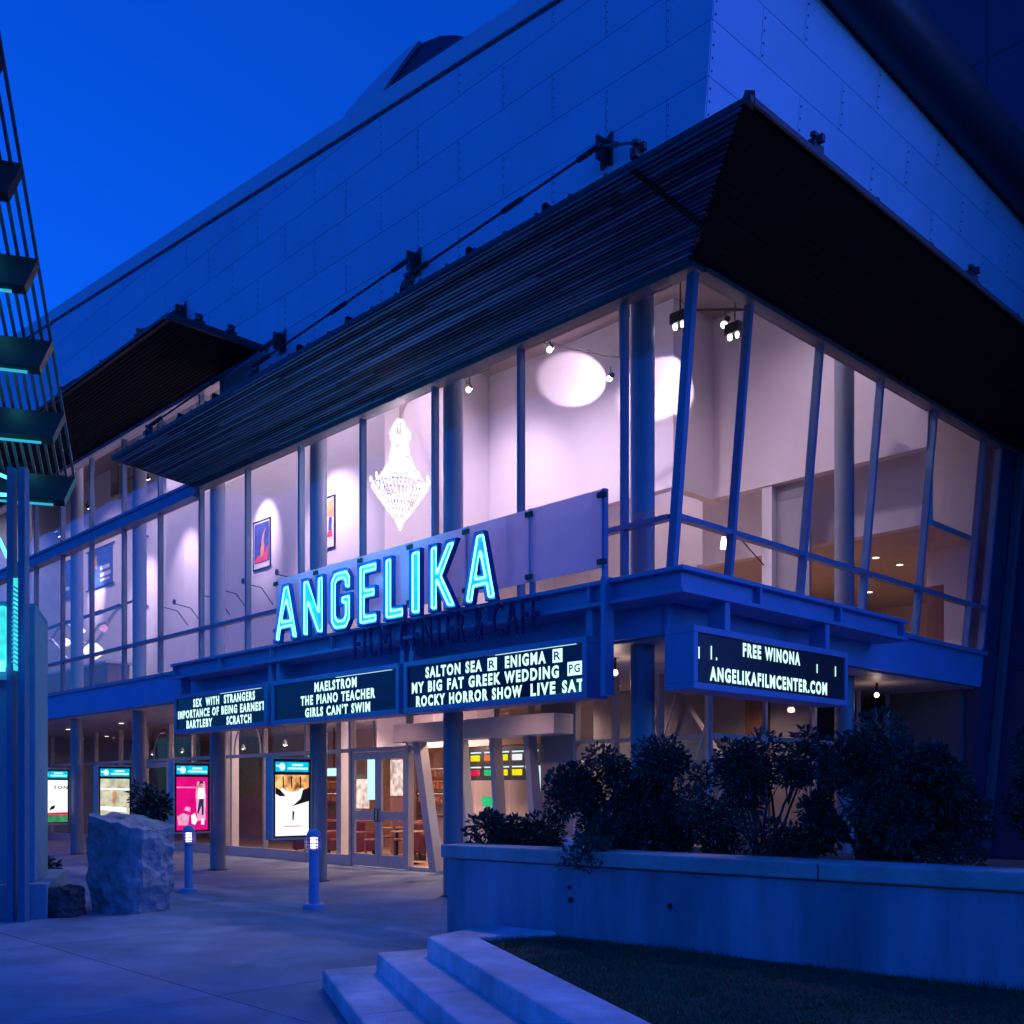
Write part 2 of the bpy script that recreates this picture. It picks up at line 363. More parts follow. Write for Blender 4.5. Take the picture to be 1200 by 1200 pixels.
# narrow strip filling just above first-floor head where rows start
for ri, z0 in enumerate(ZR[:8]):
    z1 = z0+.607
    ph = .85 if ri % 2 else -.1
    y = ph-1.84
    while y < YR:
        a, b = max(y, -.09), min(y+1.84, YR)
        if b-a > .05:
            poly = [(a+gp, z0+gp), (b-gp, z0+gp), (b-gp, z1-gp), (a+gp, z1-gp)]
            poly = clip(poly, lambda p: 11.52-.04*p[0]-p[1]); poly = clip(poly, lambda p: p[1]-7.66) if poly else poly
            if len(poly) >= 3:
                MB().prism([(xr(p[1])+.07, p[0], p[1]) for p in poly], (.028, 0, 0)).build('metal_panel', M['panel'], B)
                zz = z0+.07
                while zz < z1-.03:
                    for yy in (a+.04,):
                        if 7.7 < zz < 11.4-.04*yy: rivet(rv, (xr(zz)+.098, yy, zz), (1, 0, -.09), .013)
                    zz += .14
        y += 1.84
rv.build('panel_rivets', M['rivet'], B, kind='stuff')
# coping band over the sloping parapet
mb = MB()
x0, x1 = XL, 1.5
mb.hexa([(x0, -.15, par_z(x0)+.02), (x1, -.15, par_z(x1)+.02), (x1, .35, par_z(x1)+.02), (x0, .35, par_z(x0)+.02)],
        [(x0, -.15, par_z(x0)+.30), (x1, -.15, par_z(x1)+.30), (x1, .35, par_z(x1)+.30), (x0, .35, par_z(x0)+.30)])
mb.build('roof_coping', M['coping'], B, .012)
mb = MB()
mb.hexa([(x0, -.108, par_z(x0)-.012), (x1-.12, -.108, par_z(x1)-.012), (x1-.12, .3, par_z(x1)-.012), (x0, .3, par_z(x0)-.012)],
        [(x0, -.112, par_z(x0)+.018), (x1-.12, -.112, par_z(x1)+.018), (x1-.12, .3, par_z(x1)+.018), (x0, .3, par_z(x0)+.018)])
mb.build('shadow_gap', M['gap'], B)
# rolled cornice along the right-hand wall
mb = MB()
mb.tube([(1.62, -.2, 11.93), (1.62, 4.5, 11.75), (1.62, YR, 11.55)], .42, 28)
mb.build('rolled_cornice', M['bull'], B)
# roof vault behind the parapet, its light gable rim to the left
prof = [(-7.6, 12.3), (-7.6, 12.9), (-7.0, 13.48), (-6.4, 13.60), (-5.9, 13.68), (-5.3, 13.73), (-4.95, 13.70), (-4.5, 13.58), (-4.1, 13.38), (-3.7, 13.10), (-3.3, 12.7), (-3.2, 12.0)]
MB().prism([(p[0], .85, p[1]-.05) for p in prof], (0, 6, 0)).build('roof_vault', M['tower'], B)
rim = [(-7.6, 12.9), (-7.0, 13.5), (-6.4, 13.62), (-5.9, 13.68), (-5.3, 13.73), (-4.95, 13.70)]
low = [(-5.3, 13.60), (-5.8, 13.42), (-6.3, 13.14), (-6.7, 12.85), (-6.8, 12.3), (-7.6, 12.3)]
MB().prism([(p[0], .78, p[1]-.045) for p in rim+low], (0, .06, 0)).build('vault_gable', M['coping'], B)
# floors, soffit, ceilings
MB().box(XL, .62, .02, YB, 3.40, 4.04).build('floor_slab', M['fascia'], B)
for i in range(16):
    a = XL+i*1.8
    if a+1.8 > .66: b = .60
    else: b = a+1.8
    if b <= a: break
    for k in range(7):
        y0, y1 = .03+k*1.8, min(.03+(k+1)*1.8, YB)
        if y0 >= YB: break
        MB().box(a+.01, b-.01, y0+.01, y1-.01, 3.36, 3.395).build('soffit_panel', M['soffit'], B)
MB().box(XL, .60, .3, YB, 4.045, 4.07).build('lobby_floor', M['ifloor'], B)
CZ = 10.25
CZL = 11.6
MB().box(XL, -8.0, .12, 5.2, CZL, CZL+.08).build('lobby_ceiling', M['iceil'], B); MB().box(-8.06, -8.0, .12, 5.2, CZ, CZL).build('ceiling_step', M['iwall'], B)
MB().box(-8.0, 1.14, .12, YR, CZ, CZ+.1).build('lobby_ceiling', M['iceil'], B)
MB().box(XL, -8.0, 5.2, YB, CZ, CZ+.1).build('lobby_ceiling', M['iceil'], B); MB().box(-8.0, -1.3, YR, YB, CZ, CZ+.1).build('lobby_ceiling', M['iceil'], B)
MB().box(XL-.2, XL, -.1, YB, 0, 13.5).build('end_wall', M['wallback'], B)
MB().box(XL, 0.3, YB, YB+.2, 0, 11.0).build('rear_wall', M['iwall'], B)
MB().box(.3, .42, YR, YB, 0, 11.0).build('side_wall', M['iwall'], B)
MB().box(-10.05, -3.08, 5.0, 5.2, 6.93, CZ).build('hanging_bulkhead', M['iwall'], B)
MB().box(-3.28, -3.08, 5.2, 6.4, 6.93, CZ).build('hanging_bulkhead', M['iwall'], B)
mb = MB(); mb.hexa([(-3.08, 6.2, 6.95), (.93, 6.2, 6.95), (.93, 6.4, 6.95), (-3.08, 6.4, 6.95)], [(-3.08, 6.2, CZ), (1.1, 6.2, CZ), (1.1, 6.4, CZ), (-3.08, 6.4, CZ)]); mb.build('hanging_bulkhead', M['iwall'], B)
mb = MB(); mb.hexa([(-3.9, 7.0, 5.95), (.58, 7.0, 5.95), (.58, 7.2, 5.95), (-3.9, 7.2, 5.95)], [(-3.9, 7.0, 9.0), (.58, 7.0, 9.0), (.58, 7.2, 9.0), (-3.9, 7.2, 9.0)]); mb.build('hanging_bulkhead', M['iwall'], B)
MB().box(-4.2, .58, 7.2, 8.9, 5.95, 6.05).build('low_ceiling', M['iwarm'], B); MB().box(-4.2, .3, 8.9, YB, 5.95, 6.05).build('low_ceiling', M['iwarm'], B)
MB().box(-10.4, -10.05, 4.8, 9.4, 4.07, CZ).build('lobby_wall', M['iwall'], B)
MB().box(-10.05, -4.0, 9.2, 9.4, 4.07, CZ).build('lobby_wall', M['iwall'], B)
MB().box(-4.2, -4.0, 9.4, YB, 4.07, 5.95).build('lobby_wall', M['iwarm'], B)
MB().box(-2.06, -1.86, 6.22, 6.4, 4.07, 6.94).build('white_pier', M['white'], B)
MB().box(-1.86, -1.2, 6.35, 6.42, 4.07, 6.94).build('lobby_wall', M['igrey'], B)
MB().box(-8.1, -7.9, 2.3, 4.8, 4.07, CZL).build('lobby_wall', M['iwall'], B)
MB().box(-10.4, -7.9, 4.8, 4.99, 4.07, CZ).build('lobby_wall', M['iwall'], B)
MB().box(-16.2, -8.1, 2.3, 2.5, 4.07, CZL).build('lobby_wall', M['iwall'], B)
mb = MB(); mb.hexa([(-17.6, 2.5, 4.07), (-16.2, 2.3, 4.07), (-16.2, 2.5, 4.07), (-17.6, 2.7, 4.07)], [(-17.6, 2.5, CZL), (-16.2, 2.3, CZL), (-16.2, 2.5, CZL), (-17.6, 2.7, CZL)]); mb.build('lobby_wall', M['iwall'], B)
MB().box(XL, -17.6, 3.6, 3.8, 4.07, CZL).build('lobby_wall', M['iwall'], B)
MB().box(-17.8, -17.6, 2.6, 3.6, 4.07, CZL).build('lobby_wall', M['iwall'], B)
MB().box(-.3, .02, 8.9, 9.0, 4.07, 5.3).build('brown_door', M['iwood'], B)
mb = MB(); mb.hexa([(-.3, 8.9, 5.3), (.78, 8.9, 5.3), (.78, 9.0, 5.3), (-.3, 9.0, 5.3)], [(-.3, 8.9, 9.5), (1.1, 8.9, 9.5), (1.1, 9.0, 9.5), (-.3, 9.0, 9.5)]); mb.box(.02, .70, 8.9, 9.0, 4.07, 5.3); mb.build('lobby_wall', M['iwall'], B)

# ---- glazing, left facade
FR = B
def mullion_l(x, z0, z1, name='mullion'):
    return MB().box(x-.028, x+.028, -.05, .06, z0, z1).build(name, M['mull'], FR, .004)
xs = [-1.8*k for k in range(0, 16) if -1.8*k > XL]
for x in xs:
    top = 7.48 if x > -9.9 else 9.36
    mullion_l(x, 4.04, top)
edges = [None]+xs+[XL]
def pane(poly, mt='glass', parent=None): 
    MB().prism(poly, (0, .014, 0)).build('window_pane', M[mt], parent or FR)
for i in range(len(xs)):
    xa = xs[i]; xb = xs[i+1] if i+1 < len(xs) else XL
    pane([(xb+.036, 0, 4.06), (xa-.036, 0, 4.06), (xa-.036, 0, 4.715), (xb+.036, 0, 4.715)])
    if xb > -10.0: pane([(xb+.036, 0, 4.785), (xa-.036, 0, 4.785), (xa-.036, 0, 7.47), (xb+.036, 0, 7.47)])
    else:
        if xa < -9.9: pane([(xb+.036, 0, 4.785), (xa-.036, 0, 4.785), (xa-.036, 0, 7.40), (xb+.036, 0, 7.40)]); pane([(xb+.036, 0, 7.64), (xa-.036, 0, 7.64), (xa-.036, 0, 9.34), (xb+.036, 0, 9.34)])
        else: pane([(xb+.036, 0, 4.785), (xa-.036, 0, 4.785), (xa-.036, 0, 7.40), (xb+.036, 0, 7.40)])
MB().box(XL, xr(4.75)-.07, -.06, .06, 4.72, 4.78).build('transom', M['mull'], FR)
# corner and right-hand leaning glazing
pane([(.036, 0, 4.06), (xr(4.06)-.05, 0, 4.06), (xr(4.715)-.05, 0, 4.715), (.036, 0, 4.715)])
pane([(.036, 0, 4.785), (xr(4.785)-.05, 0, 4.785), (xr(7.47)-.05, 0, 7.47), (.036, 0, 7.47)])
def rm(y, w=.03, z0=4.04, z1=7.48, name='mullion'):
    mb = MB(); mb.hexa([(xr(z0)-.05, y-w, z0), (xr(z0)+.06, y-w, z0), (xr(z0)+.06, y+w, z0), (xr(z0)-.05, y+w, z0)],
                       [(xr(z1)-.05, y-w, z1), (xr(z1)+.06, y-w, z1), (xr(z1)+.06, y+w, z1), (xr(z1)-.05, y+w, z1)]); mb.build(name, M['mull'], FR, .004)
YM = [0, 1.13, 2.8, 4.5, 6.26, 8.15, 8.8]
rm(0, .045, name='corner_mullion')
for y in YM[1:]: rm(y)
for a, b in zip(YM[:-1], YM[1:]):
    for z0, z1 in ((4.06, 4.715), (4.785, 7.47)):
        MB().prism([(xr(z0), a+.036, z0), (xr(z0), b-.036, z0), (xr(z1), b-.036, z1), (xr(z1), a+.036, z1)], (-.014, 0, 0)).build('window_pane', M['glass'], FR)
mb = MB(); mb.hexa([(xr(4.72)-.07, .05, 4.72), (xr(4.72)+.05, .05, 4.72), (xr(4.72)+.05, 8.8, 4.72), (xr(4.72)-.07, 8.8, 4.72)],
                   [(xr(4.78)-.07, .05, 4.78), (xr(4.78)+.05, .05, 4.78), (xr(4.78)+.05, 8.8, 4.78), (xr(4.78)-.07, 8.8, 4.78)]); mb.build('transom', M['mull'], FR)
# solid leaning wall between the last bay and the tower, down to the ground
mb = MB(); mb.hexa([(xr(0)-.25, 8.84, 0), (xr(0)+.05, 8.84, 0), (xr(0)+.05, YR, 0), (xr(0)-.25, YR, 0)], [(xr(7.66)-.25, 8.84, 7.66), (xr(7.66)+.05, 8.84, 7.66), (xr(7.66)+.05, YR, 7.66), (xr(7.66)-.25, YR, 7.66)])
mb.build('leaning_wall', M['tower'], B)
mb = MB(); mb.hexa([(xr(0)+.06, 9.42, 0), (xr(0)+.2, 9.42, 0), (xr(0)+.2, 9.56, 0), (xr(0)+.06, 9.56, 0)], [(xr(7.7)+.06, 9.42, 7.7), (xr(7.7)+.2, 9.42, 7.7), (xr(7.7)+.2, 9.56, 7.7), (xr(7.7)+.06, 9.56, 7.7)])
mb.build('corner_trim', M['head'], B, .01)
# head beams
MB().box(-10.9, xr(7.5)+.08, -.11, .12, 7.50, 7.66).build('head_beam', M['head'], B, .008)
mb = MB(); z0, z1 = 7.50, 7.66
mb.hexa([(xr(z0)-.1, .12, z0), (xr(z0)+.1, .12, z0), (xr(z0)+.1, YR, z0), (xr(z0)-.1, YR, z0)], [(xr(z1)-.1, .12, z1), (xr(z1)+.1, .12, z1), (xr(z1)+.1, YR, z1), (xr(z1)-.1, YR, z1)]); mb.build('head_beam', M['head'], B)
mb = MB(); mb.box(XL, -10.9, -.14, .09, 7.60, 7.66); mb.box(XL, -10.9, -.10, .06, 7.42, 7.60); mb.box(XL, -10.9, -.14, .09, 7.36, 7.42); mb.build('head_beam', M['steel'], B)
MB().box(XL, -9.83, -.12, .12, 9.36, 9.52).build('head_beam', M['white'], B)
MB().box(-9.9, -9.83, -.09, .1, 7.66, 9.36).build('jamb', M['mull'], B)
# floor edge fascia
MB().box(XL, .66, -.06, .02, 3.39, 4.0).build('fascia', M['fascia'], B)
mb = MB(); mb.hexa([(.62, -.06, 3.39), (xr(3.39)+.05, -.06, 3.39), (xr(3.39)+.05, 8.84, 3.39), (.62, 8.84, 3.39)], [(.62, -.06, 4.0), (xr(4)+.05, -.06, 4.0), (xr(4)+.05, 8.84, 4.0), (.62, 8.84, 4.0)]); mb.build('fascia', M['fascia'], B)
MB().box(XL, -11.0, -.12, -.06, 3.94, 4.0).build('fascia_lip', M['steel'], B)
mb = MB(); mb.box(xr(4)+.05, xr(4)+.12, 4.85, 8.84, 3.93, 4.0); mb.build('fascia_lip', M['steel'], B)
# projecting ledge channel round the corner
AF, BF = -.55, 1.29
mb = MB()
for (z0, z1, ins) in ((3.98, 4.03, 0), (3.78, 3.98, .09), (3.73, 3.78, 0)):
    mb.box(-11.0, BF-ins, AF+ins, -.065, z0, z1)
    mb.box(.80, BF-ins, -.064, 4.82, z0, z1)
mb.build('ledge_channel', M['steel'], B, .006)
mb = MB()
for x in (-10.9, -9.1, -7.3, -5.5, -3.7, -1.9, -.1): mb.box(x-.02, x+.02, AF+.01, AF+.088, 3.78, 3.98)
for y in (1.0, 2.9, 4.7): mb.box(BF-.088, BF-.01, y-.02, y+.02, 3.78, 3.98)
mb.build('ledge_stiffeners', M['steel'], B, kind='stuff')
# columns
for x in [-3.6*k for k in range(0, 8)]:
    MB().lathe((x, .35, 0), [(.15, 0), (.15, 3.36)], 28).build('column', M['column'], B)
    MB().lathe((x, .35, 4.07), [(.15, 0), (.15, 4.4 if x > -9 else 5.9)], 28).build('column', M['column'], B)
    MB().lathe((x, .35, 0), [(.19, 0), (.19, .015), (.155, .02)], 28).build('column_base', M['dark'], B)
MB().lathe((0, 5.34, 0), [(.15, 0), (.15, 3.36)], 28).build('column', M['column'], B)
MB().lathe((0, 5.34, 4.07), [(.15, 0), (.15, 4.4)], 28).build('column', M['column'], B)

# ---- canopies (third level: slats)
def blade(mb, p, q, w, t, tilt, side):
    p, q = Vector(p), Vector(q); d = (q-p).normalized(); s = Vector(side); u = s.cross(d).normalized()
    a = (s*math.cos(tilt)+u*math.sin(tilt))*w/2; c = (u*math.cos(tilt)-s*math.sin(tilt))*t/2
    mb.hexa([p-a-c, p+a-c, p+a+c, p-a+c], [q-a-c, q+a-c, q+a+c, q-a+c])
zc = lambda t: 7.56+.17*t
N = 19; rs = random.Random(5)
can = MB(); can.bar((1.0, 0.0, 7.64), (2.9, -1.7, 7.80), .09, .12)
can.box(-10.9, 1.0, -.18, -.12, 7.57, 7.66)
can.bar((-10.9, -.1, 7.60), (-10.9, -1.72, 7.77), .07, .10)
can = can.build('slatted_canopy', M['dark'], B, label='long slatted canopy wrapping the corner above the windows')
N = 27
mb = MB(); mb.hexa([(1.02, -.1, 7.615), (2.88, -1.7, 7.775), (-10.86, -1.7, 7.775), (-10.86, -.1, 7.615)], [(1.02, -.1, 7.635), (2.88, -1.7, 7.795), (-10.86, -1.7, 7.795), (-10.86, -.1, 7.635)])
mb.hexa([(1.03, -.1, 7.615), (1.06, YR, 7.615), (2.88, YR, 7.775), (2.88, -1.7, 7.775)], [(1.03, -.1, 7.635), (1.06, YR, 7.635), (2.88, YR, 7.795), (2.88, -1.7, 7.795)])
mb.build('deck', M['slatr'], can)
for i in range(N):
    t = (i+.5)/N; cuts = [1.04+1.86*t-.04]; cuts.append(cuts[0]-rs.uniform(1.0, 3.4))
    while cuts[-1] > -10.0: cuts.append(cuts[-1]-rs.uniform(2.4, 4.2))
    cuts[-1] = -10.86
    for p, q in zip(cuts[:-1], cuts[1:]):
        tl = R(rs.choice((4, 8, 16, 26)))
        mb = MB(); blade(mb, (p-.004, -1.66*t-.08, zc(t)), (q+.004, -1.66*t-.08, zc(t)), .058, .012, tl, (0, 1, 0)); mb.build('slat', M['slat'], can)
for i in range(N):
    t = (i+.5)/N
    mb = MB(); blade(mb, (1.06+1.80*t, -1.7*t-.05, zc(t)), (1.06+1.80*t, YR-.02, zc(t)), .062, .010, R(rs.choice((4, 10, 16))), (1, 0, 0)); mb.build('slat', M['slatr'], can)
mb = MB(); mb.bar((2.9, -1.72, 7.77), (-10.93, -1.72, 7.77), .03, .06); mb.bar((2.91, -1.73, 7.77), (2.91, YR, 7.77), .03, .06); mb.build('edge_bar', M['dark'], can)
for x in (1.55, .3, -.95, -2.2, -3.4, -4.6, -5.86, -7.1, -8.3, -9.55):
    dz = -.055 if x == 1.55 else .07; ya = -.52 if x == 1.55 else -.12; mb = MB(); mb.bar((x, ya, 7.64+dz+(-.12-ya)*.1), (x, -1.70, 7.80+dz), .06, .08); mb.build('cross_bar', M['slatr'], can)
for y in (.8, 2.1, 3.4, 4.7, 6.0, 7.3, 8.6):
    mb = MB(); mb.bar((xr(7.7)+.1, y, 7.72), (2.86, y, 7.86), .06, .08); mb.build('cross_bar', M['dark'], can)
# edge lugs and tie rods
def lug(mb, x, y, z):
    mb.box(x-.04, x+.04, y-.09, y+.09, z, z+.08); mb.box(x-.09, x+.09, y-.025, y+.025, z+.078, z+.15); mb.box(x-.025, x+.025, y-.06, y+.06, z+.148, z+.19)
ex = [1.58, -2.1, -5.86, -9.5]
for x in ex: mb = MB(); lug(mb, x, -1.66, 7.82); mb.build('edge_lug', M['dark'], can)
for y in (-.5, 3.2, 7.0): mb = MB(); lug(mb, 2.86, y, 7.82); mb.build('edge_lug', M['dark'], can)
mb = MB()
for k in range(24): mb.box(1.2-k*.5-.018, 1.2-k*.5+.018, -1.73, -1.69, 7.80, 7.83)
mb.build('edge_studs', M['dark'], can, kind='stuff')
def bracket(x, z, parent):
    mb = MB(); mb.prism([(x-.09, -.105, z-.20), (x, -.105, z-.17), (x+.09, -.105, z-.20), (x+.09, -.105, z+.20), (x, -.105, z+.14), (x-.09, -.105, z+.20)], (0, -.03, 0))
    mb.box(x-.02, x+.02, -.30, -.13, z-.16, z+.12); mb.build('wall_bracket', M['dark'], parent)
def rod(p, q, parent, tb=.45):
    p, q = Vector(p), Vector(q); d = q-p
    mb = MB(); mb.tube([p, q], .016, 6); c = p+d*tb; u = d.normalized()
    mb.tube([c-u*.16, c-u*.13, c+u*.13, c+u*.16], [.018, .032, .032, .018], 6)
    mb.tube([p, p+u*.30], .034, 6); mb.tube([q-u*.28, q], .034, 6); mb.build('tie_rod', M['dark'], parent)
for i, x in enumerate((-.18, -3.88, -7.6)):
    bracket(x, 9.36, can)
    rod((x, -.26, 9.36), (ex[i], -1.66, 8.0), can); rod((x, -.26, 9.36), (ex[i+1], -1.66, 8.0), can)
# second, higher canopy
can2 = MB(); can2.bar((-8.32, -.1, 9.47), (-8.32, -1.84, 9.50), .07, .12)
can2 = can2.build('slatted_canopy', M['dark'], B, label='higher slatted canopy over the far bays')
for i in range(21):
    t = (i+.6)/21
    mb = MB(); blade(mb, (-8.36, -1.8*t-.12, 9.44), (XL, -1.8*t-.12, 9.44), .092, .010, R(6), (0, 1, 0)); mb.build('slat', M['slatr'], can2)
mb = MB(); mb.bar((-8.30, -1.86, 9.48), (XL, -1.86, 9.48), .05, .11); mb.build('edge_bar', M['dark'], can2)
for x in [-9.2-1.8*k for k in range(10)]:
    mb = MB(); mb.bar((x, -.1, 9.53), (x, -1.84, 9.55), .06, .08); mb.build('cross_bar', M['dark'], can2)
for x, y in ((-9.6, -1.78), (-13.2, -1.78), (-17.0, -1.78), (-8.34, -.7), (-8.34, -1.3)): mb = MB(); lug(mb, x, y, 9.52); mb.build('edge_lug', M['dark'], can2)
for x in (-11.3, -15.0): bracket(x, 11.1, can2); rod((x, -.26, 11.1), (x+1.7, -1.78, 9.66), can2); rod((x, -.26, 11.1), (x-1.8, -1.78, 9.66), can2)

# ---- ground floor storefront at y=3
SY = 3.0
def sf(x0, x1, y0, y1, z0, z1, name, m): return MB().box(x0, x1, y0, y1, z0, z1).build(name, M[m], B)
vm = [-27.0, -25.2, -23.4, -21.6, -17.1, -15.3, -13.5, -11.7, -3.55, -2.7, -1.8, -.9]
for x in vm: sf(x-.03, x+.03, SY-.06, SY+.06, 0, 3.36, 'mullion', 'alum')
for x in (-19.95, -18.4, -9.97, -8.02): sf(x-.04, x+.04, SY-.07, SY+.07, 0, 3.36, 'door_post', 'alum')
sf(XL, -7.8, SY-.05, SY+.05, 2.38, 2.46, 'transom', 'alum'); sf(-3.6, -.9, SY-.05, SY+.05, 2.34, 2.40, 'transom', 'alum')
sf(XL, -19.99, SY-.05, SY+.05, 0, .22, 'sill', 'alum'); sf(-18.36, -10.01, SY-.05, SY+.05, 0, .22, 'sill', 'alum'); sf(-4.4, -.9, SY-.05, SY+.05, 0, .2, 'sill', 'alum')
sf(-7.98, -4.4, SY-.03, SY+.07, 0, .08, 'sill', 'alum')
allx = [XL, -27.0, -25.2, -23.4, -21.6, -19.95, -18.4, -17.1, -15.3, -13.5, -11.7, -9.97, -8.02]
for a, b in zip(allx[:-1], allx[1:]):
    MB().box(a+.04, b-.04, SY, SY+.012, 2.46, 3.35).build('window_pane', M['gglass'], B)
    if a not in (-19.95, -9.97): MB().box(a+.04, b-.04, SY, SY+.012, .22, 2.38).build('window_pane', M['gglass'], B)
ax2 = [-8.02, -7.3, -6.1, -5.2, -4.35, -3.55, -2.7, -1.8, -.9]
for a, b in zip(ax2[:-1], ax2[1:]):
    MB().box(a+.03, b-.03, SY+.02, SY+.032, 2.86 if b <= -3.5 else 2.40, 3.35).build('window_pane', M['gglass'], B)
    if b <= -3.5 or True: MB().box(a+.03, b-.03, SY+.02, SY+.032, .2, 2.3).build('window_pane', M['gglass'], B)
for x in (-6.6, -5.5, -4.6): sf(x-.025, x+.025, SY-.04, SY+.04, 2.84, 3.36, 'mullion', 'alum')
# double door
def door(x0, x1, hinge):
    d = MB()
    d.box(x0, x0+.10, SY-.05, SY+.0, .02, 2.36); d.box(x1-.10, x1, SY-.05, SY+.0, .02, 2.36)
    d.box(x0+.10, x1-.10, SY-.05, SY, 2.22, 2.36); d.box(x0+.10, x1-.10, SY-.05, SY, .02, .27); d.box(x0+.10, x1-.10, SY-.05, SY, .98, 1.16)
    d = d.build('door', M['alum'], B)
    MB().box(x0+.10, x1-.10, SY-.03, SY-.02, .27, .98).build('door_pane', M['gglass'], d)
    MB().box(x0+.10, x1-.10, SY-.03, SY-.02, 1.16, 2.22).build('door_pane', M['gglass'], d)
    h = x1-.05 if hinge else x0+.05
    MB().tube([(h, SY-.05, .95), (h, SY-.1, .95), (h, SY-.1, 1.2), (h, SY-.05, 1.2)], .012, 6).build('door_handle', M['black'], d)
door(-9.92, -9.0, True); door(-8.99, -8.07, False); door(-19.9, -18.45, True)
# box-office portal with slanted posts
MB().box(-7.83, -3.54, 2.45, 2.95, 2.50, 2.84).build('portal_beam', M['white'], B, .01)
for (xa, xb, wd, mt) in ((-7.45, -6.95, .10, 'alum'), (-6.25, -5.98, .09, 'white'), (-5.32, -5.12, .06, 'alum'), (-4.45, -4.2, .06, 'alum')):
    mb = MB(); mb.hexa([(xb-wd, 2.7, 0.06), (xb+wd, 2.7, .06), (xb+wd, 2.9, .06), (xb-wd, 2.9, .06)], [(xa-wd, 2.7, 2.5), (xa+wd, 2.7, 2.5), (xa+wd, 2.9, 2.5), (xa-wd, 2.9, 2.5)]); mb.build('slanted_post', M[mt], B)
MB().box(-4.35, -3.6, 2.96, 3.1, 0, 3.36).build('grey_wall', M['igrey'], B)
# side storefront and recess wall under the right-hand soffit
for y in (3.0, 4.5, 6.0, 7.5, 8.6): sf(-.93, -.87, y-.03, y+.03, 0, 3.36, 'mullion', 'alum')
for a, b in ((3.0, 4.5), (4.5, 6.0), (6.0, 7.5), (7.5, 8.6)):
    MB().box(-.906, -.894, a+.04, b-.04, 2.42, 3.35).build('window_pane', M['gglass'], B); MB().box(-.906, -.894, a+.04, b-.04, .2, 2.34).build('window_pane', M['gglass'], B)
sf(-.94, -.86, 3.0, 8.6, 2.34, 2.42, 'transom', 'alum'); sf(-.94, -.86, 3.0, 8.6, 0, .2, 'sill', 'alum')
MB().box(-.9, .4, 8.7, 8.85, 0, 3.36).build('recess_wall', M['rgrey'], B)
# ground floor interior
MB().box(XL, .3, 3.1, YB, 0, .012).build('foyer_floor', M['ifloor'], B)
MB().box(-15.5, -7.0, 9.0, 9.2, 0, 3.36).build('foyer_wall', M['amber'], B)
MB().box(-10.5, -4.6, 6.6, 6.8, 0, 3.36).build('foyer_wall', M['iwarm'], B)
MB().box(-27, -15.5, 8.0, 8.2, 0, 3.36).build('foyer_wall', M['amber'], B)
MB().box(-12.3, -12.15, 3.4, 3.55, 0, 3.36).build('foyer_post', M['white'], B)
MB().box(-11.0, -10.82, 3.3, 3.5, 0, 3.36).build('foyer_post', M['white'], B)
MB().box(-16.2, -16.0, 3.5, 3.7, 0, 3.36).build('foyer_post', M['white'], B)
MB().box(-12.1, -7.9, 5.2, 5.3, 2.55, 3.36).build('foyer_bulkhead', M['iwall'], B)
mb = MB(); mb.prism([(-3.0, 4.2, 3.36), (-2.5, 4.2, 3.36), (-.95, 4.2, 1.3), (-.95, 4.2, .2), (-3.0, 4.2, 2.0)], (0, .15, 0)); mb.prism([(-4.6, 4.6, 3.36), (-3.0, 4.6, 3.36), (-3.0, 4.6, .2), (-4.6, 4.6, .2)], (0, .1, 0))
mb.build('stair_wall', M['igrey'], B)
MB().box(-4.6, -2.2, 6.0, 6.2, 0, 3.36).build('foyer_wall', M['igrey'], B); MB().box(-2.2, -1.75, 5.9, 6.1, 0, 3.36).build('foyer_pier', M['iwood'], B); MB().box(-1.75, -1.0, 6.0, 6.2, 0, 3.36).build('foyer_wall', M['igrey'], B)

# ---- interior lamps (all inside the lit lobby)
WL = (1.0, .73, .93); WW = (1.0, .68, .52)
def track_head(x, y, z, target, energy, spot=55, label=None, col=WL, on=True):
    t = thing('track_spotlight', label, 'spotlight', (x, y, z), 'track spotlights in the upper lobby')
    o = (x, y, z); d = (Vector(target)-Vector(o)).normalized()
    MB(o).tube([(x, y, z+.16), (x, y, z+.02)], .012, 6).build('stem', M['black'], t)
    MB(o).tube([Vector(o)-d*.10, Vector(o)+d*.05], .045, 10).build('lamp_housing', M['black'], t)
    MB(o).tube([Vector(o)+d*.052, Vector(o)+d*.062], .04, 10).build('lamp_face', M['lampw'], t)
    if y > 2.5 and x < -3 or x == -.61: MB(o).lathe(tuple(Vector(o)+d*.02+Vector((.02, -.05, -.07))), [(.008, -.05), (.038, -.03), (.05, 0), (.038, .03), (.008, .05)], 10).build('bulb', M['lampw'], t)
    lamp('SPOT', 'spot_beam', Vector(o)+d*.08, energy, col, t, o, target, .02, spot, .25 if spot < 30 else .9)
